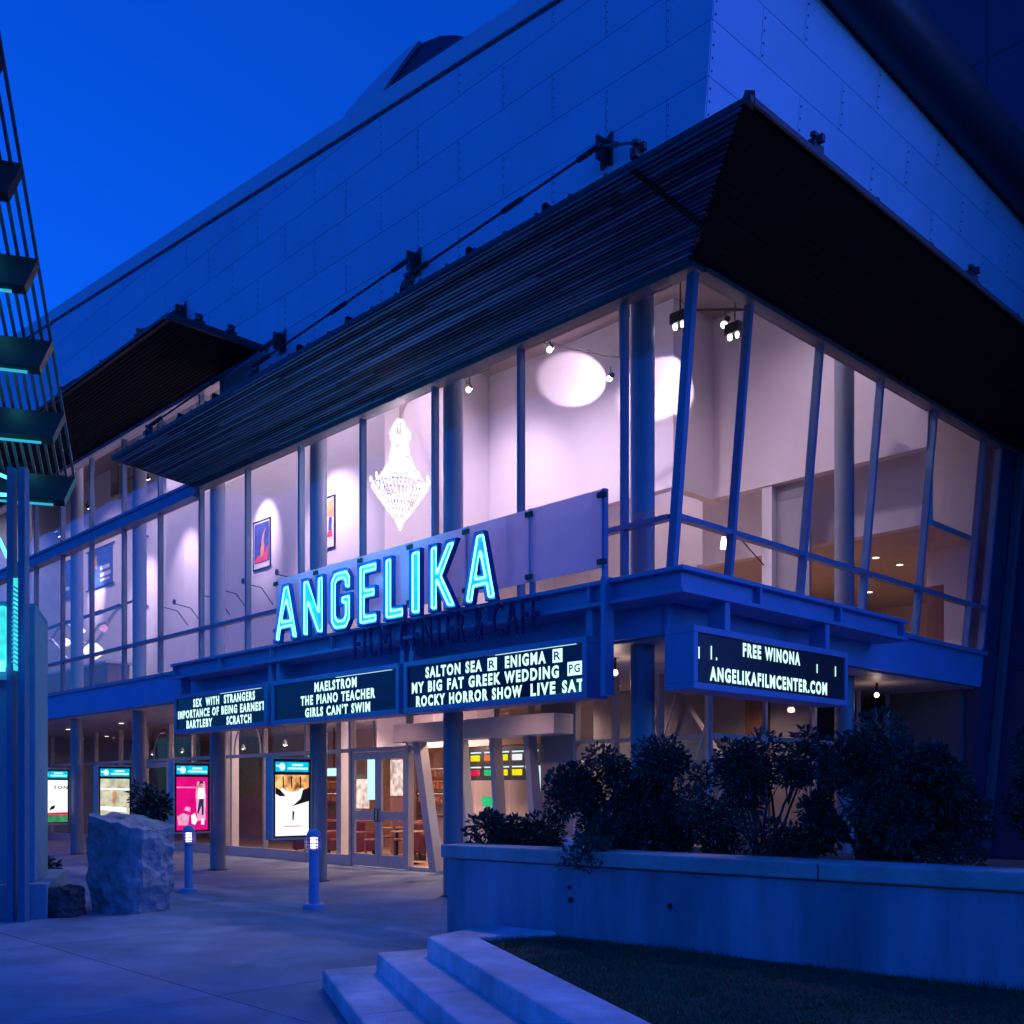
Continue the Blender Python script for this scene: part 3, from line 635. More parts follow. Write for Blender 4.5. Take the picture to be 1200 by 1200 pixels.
TR = [(-4.16, 3.0, 9.15, (-4.6, 5.0, 8.0), 40, 60, 'track spotlight washing the white wall, left one of the pair near the corner'),
      (-3.32, 3.6, 8.57, (-5.3, 5.0, 9.42), 900, 23, 'low hanging track spotlight aimed at the bright oval on the white wall'),
      (-6.24, 3.0, 9.05, (-7.0, 5.0, 7.6), 130, 85, 'track spotlight over the plain wall between two columns'),
      (-8.2, 2.8, 9.1, (-9.3, 5.0, 7.8), 90, 70, 'track spotlight beside the top of the chandelier'),
      (-.61, 3.0, 8.41, (-3.25, 5.0, 8.72), 1300, 20, 'bright track spotlight behind the corner window of the lobby'),
      (-12.15, 1.0, 8.75, (-12.3, 2.3, 7.3), 480, 46, 'track spotlight throwing an arched pool above the flame poster'),
      (-9.9, .9, 8.6, (-9.4, 2.3, 6.4), 560, 85, 'track spotlight over the narrow framed poster beside the column'),
      (-15.2, .9, 8.9, (-16.3, 2.3, 6.6), 420, 60, 'track spotlight lighting the angled wall corner'),
      (-24.3, 2.2, 9.4, (-24.8, 3.6, 8.0), 560, 45, 'track spotlight lighting the far left lobby wall'),
      (-20.5, 1.6, 9.4, (-21.3, 3.6, 7.2), 560, 50, 'track spotlight above the slim dark banner')]
for a in TR: track_head(a[0], a[1], a[2], a[3], a[4], a[5], a[6])
def rail(p, q, label):
    p, q = Vector(p), Vector(q)
    t = thing('lighting_track', label, 'light track', tuple(p)); MB(tuple(p)).bar(p, q, .03, .03).build('rail', M['black'], t)
    for k in (0.1, .9):
        c = p.lerp(q, k); MB(tuple(p)).tube([c, (c.x, c.y, CZL if c.x < -8.06 else CZ)], .008, 6).build('drop_rod', M['black'], t)
rail((-4.5, 2.9, 9.33), (-3.0, 3.7, 8.77), 'short black lighting track over the bright ovals by the corner')
rail((-1.1, 2.6, 8.6), (-.2, 3.5, 8.6), 'black lighting track behind the corner mullion')
rail((-9.4, 2.8, 9.3), (-5.7, 3.0, 9.22), 'long black lighting track passing behind the chandelier')
rail((-13.4, 1.0, 8.93), (-9.0, 1.0, 8.78), 'thin black lighting track above the flame poster')
rail((-17.2, .9, 9.07), (-14.4, .9, 9.07), 'thin black lighting track in front of the angled wall')
# ambient room lighting: ceiling downlights
def downlight(x, y, z, energy, col, label, name='ceiling_downlight', grp='ceiling downlights', spot=150, face='lampd', r=.06, cat='downlight'):
    t = thing(name, label, cat, (x, y, z), grp); o = (x, y, z)
    MB(o).lathe((x, y, z-.03), [(r+.02, 0), (r+.025, .03)], 12).build('trim_ring', M['white'], t)
    MB(o).lathe((x, y, z-.036), [(r, 0), (r, .005)], 12).build('lamp_face', M[face], t)
    if energy: lamp('SPOT', 'downlight_beam', (x, y, z-.06), energy, col, t, o, (x, y, z-2), r, spot, 1.0)
ORD = 'first second third fourth fifth sixth seventh eighth ninth tenth eleventh twelfth thirteenth fourteenth fifteenth sixteenth seventeenth eighteenth'.split()
hl = sorted([(-1.2, 2.0, 260), (-3.4, 2.4, 520), (-5.4, 2.6, 560), (-7.0, 3.4, 150), (-.6, 4.6, 190), (-2.6, 7.6, 220), (-6.2, 7.4, 300), (-8.9, 1.2, 420), (-11.6, 1.3, 380), (-14.4, 1.2, 330),
             (-17.2, 1.4, 380), (-20.4, 2.0, 420), (-23.6, 2.0, 420), (-26.6, 2.0, 380)])
for i, (x, y, e) in enumerate(hl):
    downlight(x, y, CZL if x < -8.0 else CZ, e*(1.5 if x < -8.0 else 1.5), WL, ORD[i]+' downlight from the left in the high lobby ceiling', grp='high lobby downlights', face='lampw', spot=115 if x < -8 else 142)
for i, (x, y) in enumerate(sorted([(-1.1, 9.5), (-3.15, 9.6), (-2.82, 11.65), (-1.13, 8.6), (-2.2, 8.0), (-.9, 12.2)])):
    downlight(x, y, 5.95, 60, WW, ORD[i]+' warm downlight from the left in the low upstairs ceiling', grp='low ceiling downlights')
for i in range(8):
    downlight(-25.5+3.6*i, 1.6, 3.36, 55 if i < 7 else 18, (1.0, .55, .52), ORD[i]+' warm downlight from the left in the porch soffit', grp='porch soffit downlights')
for i, (x, y, e) in enumerate(sorted([(-26.8, 3.9, 20), (-24.8, 3.9, 20), (-22.4, 3.9, 30), (-20, 5, 60), (-17.5, 5, 80), (-15.0, 4.6, 200), (-12.6, 4.4, 320), (-13, 7, 320), (-10, 4.4, 320), (-10.2, 6.1, 240), (-8.4, 4.2, 320), (-6.4, 4.0, 320), (-5.2, 4.4, 260), (-3.2, 3.6, 60), (-1.6, 5.0, 90), (-22, 6.4, 30)])):
    downlight(x, y, 3.36, e, (1.0, .62, .46), ORD[i]+' downlight from the left in the foyer ceiling behind the shopfront', grp='foyer ceiling downlights')
t = thing('soffit_lamp', 'small bare lamp hanging under the soffit between marquee and corner column', 'lamp', (-1.0, 1.0, 3.36)); o = (-1.0, 1.0, 3.36)
MB(o).tube([(-1.0, 1.0, 3.36), (-1.0, 1.0, 3.2)], .02, 8).build('stem', M['black'], t); MB(o).lathe((-1.0, 1.0, 3.12), [(.02, 0), (.04, .025), (.036, .06), (.02, .08)], 12).build('bulb', M['lampd'], t); lamp('POINT', 'bulb_light', (-1.0, 1.0, 3.0), 5, WW, t, o, size=.05)
t = thing('soffit_lamp', 'hanging lamp in the dark recess right of the web address sign', 'lamp', (-.1, 6.6, 3.36)); o = (-.1, 6.6, 3.36)
MB(o).tube([(-.1, 6.6, 3.36), (-.1, 6.6, 3.22)], .02, 8).build('stem', M['black'], t); MB(o).lathe((-.1, 6.6, 3.12), [(.02, 0), (.04, .025), (.036, .06), (.02, .08)], 12).build('bulb', M['lampd'], t); lamp('POINT', 'bulb_light', (-.1, 6.6, 3.0), 2.5, WW, t, o, size=.05)

# ---- chandelier
cx, cy = -5.99, 1.2
ch = thing('chandelier', 'large tiered crystal chandelier glowing white in the upper lobby window', 'chandelier', (cx, cy, 10.25)); o = (cx, cy, 10.25)
MB(o).tube([(cx, cy, 10.25), (cx, cy, 7.95)], .012, 6).build('chain', M['brass'], ch)
def strands(name, r0, z0, r1, z1, n, bulge=0., rr=.011, m='crystal'):
    mb = MB(o)
    for k in range(n):
        a = 2*math.pi*k/n; pts = []
        for i in range(7):
            t = i/6; r = r0+(r1-r0)*t+bulge*math.sin(math.pi*t); pts.append((cx+r*math.cos(a), cy+r*math.sin(a), z0+(z1-z0)*t))
        for i in range(6):
            for h in (0, .5):
                p = Vector(pts[i]).lerp(Vector(pts[i+1]), h); mb.add([p+Vector(d)*rr for d in ((1, 0, 0), (0, 1, 0), (-1, 0, 0), (0, -1, 0), (0, 0, 1.9), (0, 0, -1.9))], [(0, 1, 4), (1, 2, 4), (2, 3, 4), (3, 0, 4), (1, 0, 5), (2, 1, 5), (3, 2, 5), (0, 3, 5)])
    return mb.build(name, M[m], ch)
strands('crystal_crown', .06, 7.90, .17, 7.56, 16, .03, .016)
strands('crystal_strands', .13, 7.56, .44, 6.80, 44, -.07, .015)
strands('crystal_strands', .12, 7.50, .36, 6.80, 34, -.06, .015)
for k in range(6):
    r = .49-.075*k; z = 6.78-.105*k
    mb = MB(o); mb.tube([(cx+r*math.cos(a*math.pi/12), cy+r*math.sin(a*math.pi/12), z) for a in range(24)], .010, 5, True); mb.build('ring', M['brass'], ch)
    strands('crystal_tier', r, z, r-.06, z-.10, 46-6*k, .01, .014)
strands('crystal_drop', .05, 6.16, .005, 6.03, 8, .01, .014)
mb = MB(o)
for k in range(12):
    a = k*math.pi/6; x, y = cx+.50*math.cos(a), cy+.50*math.sin(a)
    mb.lathe((x, y, 6.83), [(.008, 0), (.018, .03), (.012, .07), (.003, .09)], 8)
mb.build('candle_bulbs', M['lampw'], ch)
mb = MB(o)
for k in range(6):
    a = k*math.pi/3; mb.tube([(cx+.08*math.cos(a), cy+.08*math.sin(a), 7.62), (cx+.15*math.cos(a), cy+.15*math.sin(a), 7.60), (cx+.19*math.cos(a), cy+.19*math.sin(a), 7.68), (cx+.15*math.cos(a), cy+.15*math.sin(a), 7.76)], .012, 6)
mb.build('crown_arms', M['crystal'], ch)
lamp('POINT', 'chandelier_glow', (cx, cy, 7.0), 60, WL, ch, o, size=.12)
# ---- things hanging in the upper lobby
def wall_poster(x0, x1, y, z0, z1, label, deco):
    t = thing('framed_poster', label, 'poster', (x0, y, z0)); o = (x0, y, z0)
    mb = MB(o); mb.box(x0, x1, y-.03, y, z0, z0+.03); mb.box(x0, x1, y-.03, y, z1-.03, z1); mb.box(x0, x0+.03, y-.03, y, z0+.03, z1-.03); mb.box(x1-.03, x1, y-.03, y, z0+.03, z1-.03); mb.build('frame', M['black'], t)
    MB(o).box(x0+.03, x1-.03, y-.018, y-.004, z0+.03, z1-.03).build('backing_paper', M['p_paper'], t)
    for (nm, m, pts) in deco:
        mb = MB(o); mb.prism([(x0+(x1-x0)*u, y-.019, z0+(z1-z0)*v) for u, v in pts], (0, -.003, 0)); mb.build(nm, M[m], t)
wall_poster(-12.8, -12.05, 2.3, 6.52, 7.62, 'dark blue framed poster with a red and orange flame on the lobby wall', [
    ('print_ground', 'p_navy', [(.08, .14), (.92, .14), (.92, .94), (.08, .94)])])
o_ = None
def deco_mesh(t_name, parent_off, pts, m, y, lift):
    pass
wall_poster(-10.15, -9.55, 2.3, 6.52, 7.6, 'narrow pale framed poster half hidden behind the lobby column', [
    ('print_figure', 'p_org', [(.55, .62), (.9, .60), (.9, .93), (.6, .9), (.5, .8)]), ('print_shade', 'p_navy', [(.6, .36), (.8, .34), (.82, .6), (.64, .6)]), ('print_accent', 'p_red', [(.5, .24), (.85, .22), (.82, .36), (.6, .34)])])
# flame on the first poster
fo2 = [ob for ob in bpy.data.objects if ob.name == 'framed_poster'][0]
for (nm, m, pts, l) in (('print_flame', 'p_org', [(.44, .16), (.62, .2), (.66, .45), (.6, .6), (.72, .82), (.56, .66), (.46, .42)], .023), ('print_flame', 'p_red', [(.1, .15), (.86, .15), (.9, .46), (.7, .34), (.5, .24), (.3, .3)], .0232+.002)):
    mb = MB((-12.8, 2.3, 6.52)); mb.prism([(-12.8+.75*u, 2.3-l, 6.52+1.1*v) for u, v in pts], (0, -.003, 0)); mb.build(nm, M[m], fo2)
def banner(x0, x1, y, z0, z1, label, rows):
    t = thing('hanging_banner', label, 'banner', (x0, y, z0)); o = (x0, y, z0)
    MB(o).box(x0, x1, y-.02, y, z0, z1).build('cloth', M['p_blue'], t)
    MB(o).tube([(x0-.12, y-.03, z0-.02), (x1+.15, y-.03, z0-.02)], .02, 6).build('rail', M['black'], t); MB(o).tube([(x0-.12, y-.03, z1+.02), (x1+.15, y-.03, z1+.02)], .02, 6).build('rail', M['black'], t)
    for (nm, m, a) in rows: mb = MB(o); mb.box(x0+(x1-x0)*a[0], x0+(x1-x0)*a[1], y-.024, y-.021, z0+(z1-z0)*a[2], z0+(z1-z0)*a[3]); mb.build(nm, M[m], t)
W2d = 3.6
banner(-25.5, -23.6, W2d, 8.05, 9.25, 'wide blue banner with an orange emblem and pale lettering on the lobby wall', [('emblem', 'p_org', (.12, .38, .5, .85)), ('print_line', 'p_paper', (.52, .9, .42, .52)), ('print_line', 'p_paper', (.52, .93, .24, .34)), ('print_line', 'p_paper', (.52, .9, .12, .18))])
banner(-27.6, -27.0, W2d, 8.05, 9.25, 'narrow blue banner at the far left of the lobby wall', [('print_line', 'p_paper', (.1, .9, .2, .3))])
banner(-21.5, -21.2, W2d, 7.0, 9.0, 'slim dark banner edge on beside the window mullion', [('print_line', 'p_red', (.2, .8, .2, .3))])
t = thing('wall_speaker', 'black loudspeaker hanging from the lobby ceiling at the left bays', 'speaker', (-16.7, .9, 8.75)); MB((-16.7, .9, 8.75)).box(-16.95, -16.5, .75, 1.1, 8.75, 9.45).build('cabinet', M['black'], t, .02)
MB((-16.7, .9, 8.75)).tube([(-16.72, .95, 9.45), (-16.72, .95, 11.6)], .02, 6).build('hanger', M['black'], t)
# picture lamps on arms
for i, (x, z) in enumerate(((-16.3, 6.12), (-15.6, 6.10), (-14.2, 6.12), (-13.4, 6.14), (-12.3, 6.12), (-10.9, 6.10))):
    t = thing('wall_arm_lamp', ORD[i]+' small black arm lamp from the left along the lobby wall', 'lamp', (x, 2.3, z), 'arm lamps along the lobby wall'); o = (x, 2.3, z)
    MB(o).tube([(x+.35, 2.28, z-.45), (x+.35, 2.0, z-.12), (x, 1.75, z)], .012, 6).build('arm', M['black'], t)
    MB(o).lathe((x, 1.75, z-.02), [(.035, 0), (.045, .06), (.03, .12)], 8).build('lamp_head', M['black'], t)
t = thing('bracket_lamp', 'white bracket lamp on the pale pier behind the right-hand windows', 'lamp', (-2.0, 6.2, 5.95)); o = (-2.0, 6.2, 5.95)
MB(o).tube([(-2.0, 6.2, 5.9), (-2.5, 5.75, 6.12)], .02, 6).build('arm', M['black'], t); MB(o).tube([(-2.0, 6.2, 5.55), (-2.3, 5.93, 6.02)], .012, 6).build('brace', M['black'], t)
MB(o).lathe((-2.52, 5.72, 5.86), [(.06, 0), (.05, .1), (.03, .2)], 10).build('lamp_head', M['lampw'], t)
t = thing('projector', 'pair of small black projector heads under the ceiling at the glass corner', 'projector', (.1, .8, 7.5)); o = (.1, .8, 7.5)
for s in (0, .75):
    MB(o).box(.1+s*.4, .32+s*.4, .75+s, .95+s, 7.42, 7.56).build('housing', M['black'], t, .01); MB(o).lathe((.16+s*.4, .8+s, 7.36), [(.025, 0), (.03, .05)], 8).build('lens', M['lampw'], t); MB(o).lathe((.27+s*.4, .8+s, 7.36), [(.02, 0), (.025, .05)], 8).build('lens', M['lampw'], t)
    MB(o).tube([(.2+s*.4, .85+s, 7.56), (.2+s*.4, .85+s, 10.25)], .012, 6).build('hanger', M['black'], t)
# cafe counter with shiny curved hood at far left
t = thing('cafe_counter', 'shiny café counter with curved canopy and glowing lamps in the far upper lobby', 'counter', (-22, 1.9, 4.07)); o = (-22, 1.9, 4.07)
MB(o).box(-25.5, -19.4, 1.7, 2.3, 4.07, 5.0).build('counter_body', M['iwood'], t); MB(o).box(-25.6, -19.3, 1.6, 2.4, 5.0, 5.06).build('counter_top', M['alum'], t)
mb = MB(o); pts = [(-25.4+i*.5, 1.9, 5.75+.45*math.sin(i*.75)) for i in range(12)]; mb.tube(pts, .05, 8); mb.tube([(p[0], p[1]+.5, p[2]+.5) for p in pts], .05, 8); mb.build('curved_rail', M['alum'], t)
for i in range(5): MB(o).bar((-25.2+i*1.3, 1.6, 6.35), (-24.6+i*1.3, 2.6, 6.85), .10, .05).build('fin', M['dark'], t)
for i, (x, z, r) in enumerate(((-20.6, 5.45, .28), (-19.9, 6.0, .12), (-22.6, 5.9, .14), (-24.4, 5.4, .12), (-21.4, 6.1, .09))): MB(o).lathe((x, 1.8, z), [(r*.3, -r*.8), (r*.9, -r*.3), (r, 0), (r*.8, r*.4), (r*.3, r*.8)], 12).build('globe', M['e_pink'] if i % 2 else M['crystal'], t)

# ================================================================== MARQUEE SIGNS
FY = -.57
def marquee(x0, x1, lines, label, extras=()):
    o = (x0, FY, 2.67)
    t = thing('marquee_sign', label, 'marquee', o)
    mb = MB(o); f = .075
    mb.box(x0, x1, FY, FY+.38, 2.67, 2.67+f); mb.box(x0, x1, FY, FY+.38, 3.40-f, 3.40); mb.box(x0, x0+f, FY, FY+.38, 2.67+f, 3.40-f); mb.box(x1-f, x1, FY, FY+.38, 2.67+f, 3.40-f)
    mb.build('frame', M['steel'], t, .006)
    MB(o).box(x0+f, x1-f, FY+.03, FY+.36, 2.67+f, 3.40-f).build('sign_face', M['screen'], t)
    for s, a, b, r in lines:
        zb = (2.745, 2.94, 3.135)[r]
        vs, fs = textmesh(s, a, b, zb, zb+.158, .045)
        letters(vs, fs, lambda v: (v[0], FY+.026, v[2]), 'letter', 'text', t, o)
    for (a, b, s) in extras:
        zb = 3.14 if s == 'R' else 2.96
        mb = MB(o); mb.box(a, b, FY+.022, FY+.028, zb-.01, zb+.155); mb.build('rating_tile', M['text'], t)
        vs, fs = textmesh(s, a+.025, b-.025, zb+.02, zb+.125, .02); mb = MB(o); mb.add([(v[0], FY+.020, v[2]) for v in vs], fs); mb.build('tile_letter', M['blueface'], t)
    # rails on which the letters sit
    mb = MB(o)
    for zb in (2.738, 2.933, 3.128): mb.box(x0+f, x1-f, FY+.024, FY+.030, zb-.006, zb)
    mb.build('letter_rails', M['blueface'], t)
    MB(o).bar((x1-1.6, FY+.012, 3.40-f-.004), (x1-f-.1, FY+.012, 3.40-f-.004), .008, .006).build('edge_tube', M['e_cyanw'], t)
    for x in (x0+.05, x1-.05):
        MB(o).box(x-.05, x+.05, FY+.1, FY+.3, 3.40, 3.74).build('hanger', M['steel'], t)
marquee(-10.80, -7.39, [('SEX  WITH  STRANGERS', -10.06, -7.80, 2), ('IMPORTANCE OF BEING EARNEST', -10.68, -7.47, 1), ('BARTLEBY', -10.33, -9.32, 0), ('SCRATCH', -8.79, -7.92, 0)], 'lit film title sign reading SEX WITH STRANGERS, leftmost under the ledge')
marquee(-7.23, -3.73, [('MAELSTROM', -5.95, -4.80, 2), ('THE PIANO TEACHER', -6.35, -4.33, 1), ("GIRLS CAN'T SWIM", -6.22, -4.455, 0)], 'lit film title sign reading MAELSTROM and THE PIANO TEACHER')
marquee(-3.62, -.10, [('SALTON SEA', -3.15, -1.975, 2), ('ENIGMA', -1.533, -.80, 2), ('MY BIG FAT GREEK WEDDING', -3.455, -.58, 1), ('ROCKY HORROR SHOW', -3.36, -1.22, 0), ('LIVE', -1.067, -.637, 0), ('SAT', -.523, -.17, 0)],
        'lit film title sign reading SALTON SEA and ROCKY HORROR SHOW, largest in view', [(-1.86, -1.69, 'R'), (-.68, -.52, 'R'), (-.43, -.20, 'PG')])
# right-hand sign facing +x
XS = 1.35; o = (XS, -.43, 2.68)
t = thing('marquee_sign', 'lit sign on the right facade reading FREE WINONA and the cinema web address', 'marquee', o)
mb = MB(o); y0, y1, f = -.43, 2.95, .075
mb.box(XS-.40, XS, y0, y1, 2.68, 2.68+f); mb.box(XS-.40, XS, y0, y1, 3.38-f, 3.38); mb.box(XS-.40, XS, y0, y0+f, 2.68+f, 3.38-f); mb.box(XS-.40, XS, y1-f, y1, 2.68+f, 3.38-f)
mb.build('frame', M['steel'], t, .006)
MB(o).box(XS-.38, XS-.03, y0+f, y1-f, 2.68+f, 3.38-f).build('sign_face', M['black'], t)
for s, a, b, zb in (('FREE WINONA', .55, 1.80, 3.115), ('ANGELIKAFILMCENTER.COM', -.098, 2.453, 2.79)):
    vs, fs = textmesh(s, a, b, zb, zb+.165, .045); letters(vs, fs, lambda v: (XS-.026, v[0], v[2]), 'letter', 'text', t, o)
for y, z, h in ((-.31, 3.02, .13), (-.08, 3.03, .15), (2.2, 3.06, .11), (2.66, 3.05, .13), (0.02, 3.03, .03)): MB(o).box(XS-.028, XS-.024, y, y+.016, z, z+h).build('tile_edge', M['text'], t)
for y in (.35, 2.6): MB(o).box(XS-.34, XS-.1, y-.05, y+.05, 3.38, 3.74).build('hanger', M['steel'], t)

# ================================================================== ANGELIKA NEON SIGN
def offset_poly(P, d):
    n = len(P); A = sum(P[i][0]*P[(i+1) % n][1]-P[(i+1) % n][0]*P[i][1] for i in range(n))
    sg = 1 if A > 0 else -1; out = []
    for i in range(n):
        p0, p1, p2 = Vector(P[i-1]), Vector(P[i]), Vector(P[(i+1) % n])
        d1 = (p1-p0).normalized(); d2 = (p2-p1).normalized()
        n1 = Vector((d1.y, -d1.x))*sg; n2 = Vector((d2.y, -d2.x))*sg
        b = n1+n2
        if b.length < 1e-4: b = n1
        b.normalize(); k = d/max(.45, b.dot(n1)); q = p1+b*k; out.append((q.x, q.y))
    return out
def rounded(P, r=.022):
    out = []; n = len(P)
    for i in range(n):
        p0, p1, p2 = Vector(P[i-1]), Vector(P[i]), Vector(P[(i+1) % n])
        a = p1+(p0-p1).normalized()*min(r, (p0-p1).length*.4); c = p1+(p2-p1).normalized()*min(r, (p2-p1).length*.4)
        for k in range(4):
            t = k/3; q = a*(1-t)**2+p1*2*t*(1-t)+c*t*t; out.append((q.x, q.y))
    return out
SW = .135   # stroke
def letter_polys(ch, w, h):
    s = SW
    if ch == 'A':
        m = w/2; k = .30*h
        outer = [(0, 0), (m-.07, h), (m+.07, h), (w, 0), (w-s, 0), (w-s-.04, k-.07), (s+.04, k-.07), (s, 0)]
        y0 = k+.04; inner = [(s+.065, y0), (m, h-.24), (w-s-.065, y0)]
        return [outer, inner]
    if ch == 'N': return [[(0, 0), (0, h), (s, h), (w-s, .42*h), (w-s, h), (w, h), (w, 0), (w-s-.01, 0), (s, .56*h), (s, 0)]]
    if ch == 'L': return [[(0, 0), (0, h), (s, h), (s, s*.9), (w, s*.9), (w, 0)]]
    if ch == 'I': return [[(0, 0), (0, h), (w, h), (w, 0)]]
    if ch == 'E':
        e = s*.85; return [[(0, 0), (0, h), (w, h), (w, h-e), (s, h-e), (s, .58*h), (w*.9, .58*h), (w*.9, .58*h-e), (s, .58*h-e), (s, e), (w, e), (w, 0)]]
    if ch == 'K': return [[(0, 0), (0, h), (s, h), (s, .60*h), (w-s-.02, h), (w, h), (s+.10, .50*h), (w, 0), (w-s-.02, 0), (s, .42*h), (s, 0)]]
    if ch == 'G':
        return [[(.10, 0), (0, .12), (0, h-.12), (.10, h), (w-.10, h), (w, h-.12), (w, h-.27), (w-s, h-.27), (w-s, h-.17), (w-s-.05, h-.12), (s+.05, h-.12), (s, h-.17), (s, .19), (s+.05, .13), (w-s-.05, .13), (w-s, .19), (w-s, .36), (w*.55, .36), (w*.55, .48), (w, .48), (w, .12), (w-.10, 0)]]
LR = [(-6.861, -6.20), (-6.02, -5.47), (-5.248, -4.74), (-4.50, -4.08), (-3.86, -3.45), (-3.26, -3.08), (-2.84, -2.33), (-2.12, -1.55)]
NS = thing('neon_sign', 'glowing cyan ANGELIKA neon letters standing on the ledge before a frosted sheet', 'neon sign', (-6.9, -.7, 4.03)); NO = (-6.9, -.7, 4.03)
LY = -.70; Z0 = 4.03
for chx, (a, b) in zip('ANGELIKA', LR):
    P = letter_polys(chx, b-a, .86)
    mk = lambda pts, y: [(a+p[0], y, Z0+p[1]) for p in pts]
    outer = offset_poly(P[0], .032); inner = offset_poly(P[0], .020)
    mb = MB(NO); n = len(outer)
    fo_, bo, fi, bi = mk(outer, LY-.025), mk(outer, LY+.05), mk(inner, LY-.025), mk(inner, LY+.05)
    mb.add(fo_+bo+fi+bi, [(i, (i+1) % n, n+(i+1) % n, n+i) for i in range(n)]+[(2*n+i, 2*n+(i+1) % n, (i+1) % n, i) for i in range(n)]+[(3*n+i, 3*n+(i+1) % n, 2*n+(i+1) % n, 2*n+i) for i in range(n)])
    L = mb.build('letter', M['blueface'], NS)
    loops = [[Vector((p[0], p[1], 0)) for p in outer]]
    if len(P) > 1:
        hole = offset_poly(P[1], -.030); loops.append([Vector((p[0], p[1], 0)) for p in hole])
        hp = offset_poly(P[1], -.018); mb = MB(NO); q = len(hole); f1, b1 = mk(hole, LY-.025), mk(hole, LY+.05)
        mb.add(f1+b1, [(i, (i+1) % q, q+(i+1) % q, q+i) for i in range(q)]); mb.build('inner_rim', M['blueface'], L)
    tri = tessellate_polygon(loops); flat = [v for lp in loops for v in lp]
    mb = MB(NO); nf = len(flat)
    mb.add([(a+v.x, LY+.045, Z0+v.y) for v in flat]+[(a+v.x, LY+.052, Z0+v.y) for v in flat], [tuple(tt) for tt in tri]+[tuple(nf+i for i in tt)[::-1] for tt in tri]); mb.build('back_plate', M['tray'], L)
    for pi, pp in enumerate(P):
        q = rounded(offset_poly(pp, -.022 if pi == 0 else .012))
        MB(NO).tube(mk(q, LY), .0135, 6, True).build('neon_tube', M['neon'], L)
# frosted sheets and posts behind the letters
px_ = [.13-1.2*k for k in range(7)]
for k in range(6):
    MB(NO).box(px_[k+1]+.008, px_[k]-.008, -.565, -.550, 4.17, 5.085).build('frosted_sheet', M['frost'], NS)
for x in px_:
    MB(NO).box(x-.022, x+.022, -.54, -.47, 4.03, 5.10).build('post', M['steel'], NS)
    for z in (4.24, 5.02): MB(NO).box(x-.06, x+.06, -.585, -.535, z-.03, z+.03).build('clip', M['dark'], NS)
MB(NO).box(.165, .23, -.62, -.46, 2.67, 4.05).build('end_post', M['steel'], NS)
for (a, b) in LR[:-2]:
    lamp('POINT', 'tube_glow', ((a+b)/2, -1.2, Z0+.75), 14, (.05, .55, 1.0), NS, NO, size=.2).data.specular_factor = 0
# secondary lettering
t = thing('sign_lettering', 'dark blue cut-out letters FILM CENTER & CAFE across the ledge beam', 'lettering', (-4.8, -.62, 3.53)); o = (-4.8, -.62, 3.53)
for s, a, b in (('FILM', -4.755, -3.85), ('CENTER', -3.62, -2.22), ('&', -2.04, -1.86), ('CAFE', -1.675, -.84)):
    vs, fs = textmesh(s, a, b, 3.53, 3.97, .0, .5)
    letters(vs, fs, lambda v: (v[0], -.62+v[1]*.03, v[2]), 'letter', 'navy', t, o)

# ================================================================== POSTER CASES on the columns
def case(xc, label, art):
    xf = xc+.10; y0, y1, z0, z1 = -1.05+.5, .20, .74, 2.14
    y0 = -.60; o = (xc, -.2, z0)
    t = thing('poster_case', label, 'poster case', o)
    mb = MB(o); f = .035
    mb.box(xf-.2, xf, y0, y1, z0, z0+f); mb.box(xf-.2, xf, y0, y1, z1-f, z1); mb.box(xf-.2, xf, y0, y0+f, z0+f, z1-f); mb.box(xf-.2, xf, y1-f, y1, z0+f, z1-f); mb.box(xf-.2, xf-.19, y0+f, y1-f, z0+f, z1-f)
    mb.build('case_body', M['alum'], t, .005)
    MB(o).box(xf-.18, xf-.012, y0+f, y1-f, z0+f, z1-f).build('black_mount', M['black'], t)
    a, b = y0+f+.04, y1-f-.04
    def flat(nm, m, pts, l=0):
        mb = MB(o); mb.prism([(xf-.011+l, a+(b-a)*u, z0+f+(z1-z0-2*f)*v) for u, v in pts], (.002, 0, 0)); return mb.build(nm, M[m], t)
    flat('header_panel', 'e_cyan', [(0, .84), (1, .84), (1, .965), (0, .965)])
    flat('header_mark', 'e_cyanw', [(.2+.09*math.cos(k*.63), .902+.05*math.sin(k*.63)) for k in range(10)], .003)
    flat('header_line', 'e_cyanw', [(.50, .915), (.82, .915), (.82, .94), (.50, .94)], .003); flat('header_line', 'e_cyanw', [(.36, .87), (.97, .87), (.97, .895), (.36, .895)], .003)
    flat('header_line', 'e_cyanw', [(.02, .90), (.2, .90), (.2, .925), (.02, .925)], .003)
    for (nm, m, pts, l) in art: flat(nm, m, [(u, v*.80) for u, v in pts], l)
    MB(o).box(xf-.12, xf-.08, y1, .22, 1.0, 1.06).build('column_arm', M['alum'], t); MB(o).box(xf-.12, xf-.08, y1, .22, 1.9, 1.96).build('column_arm', M['alum'], t)
    return t
full = [(0, .03), (1, .03), (1, 1), (0, 1)]
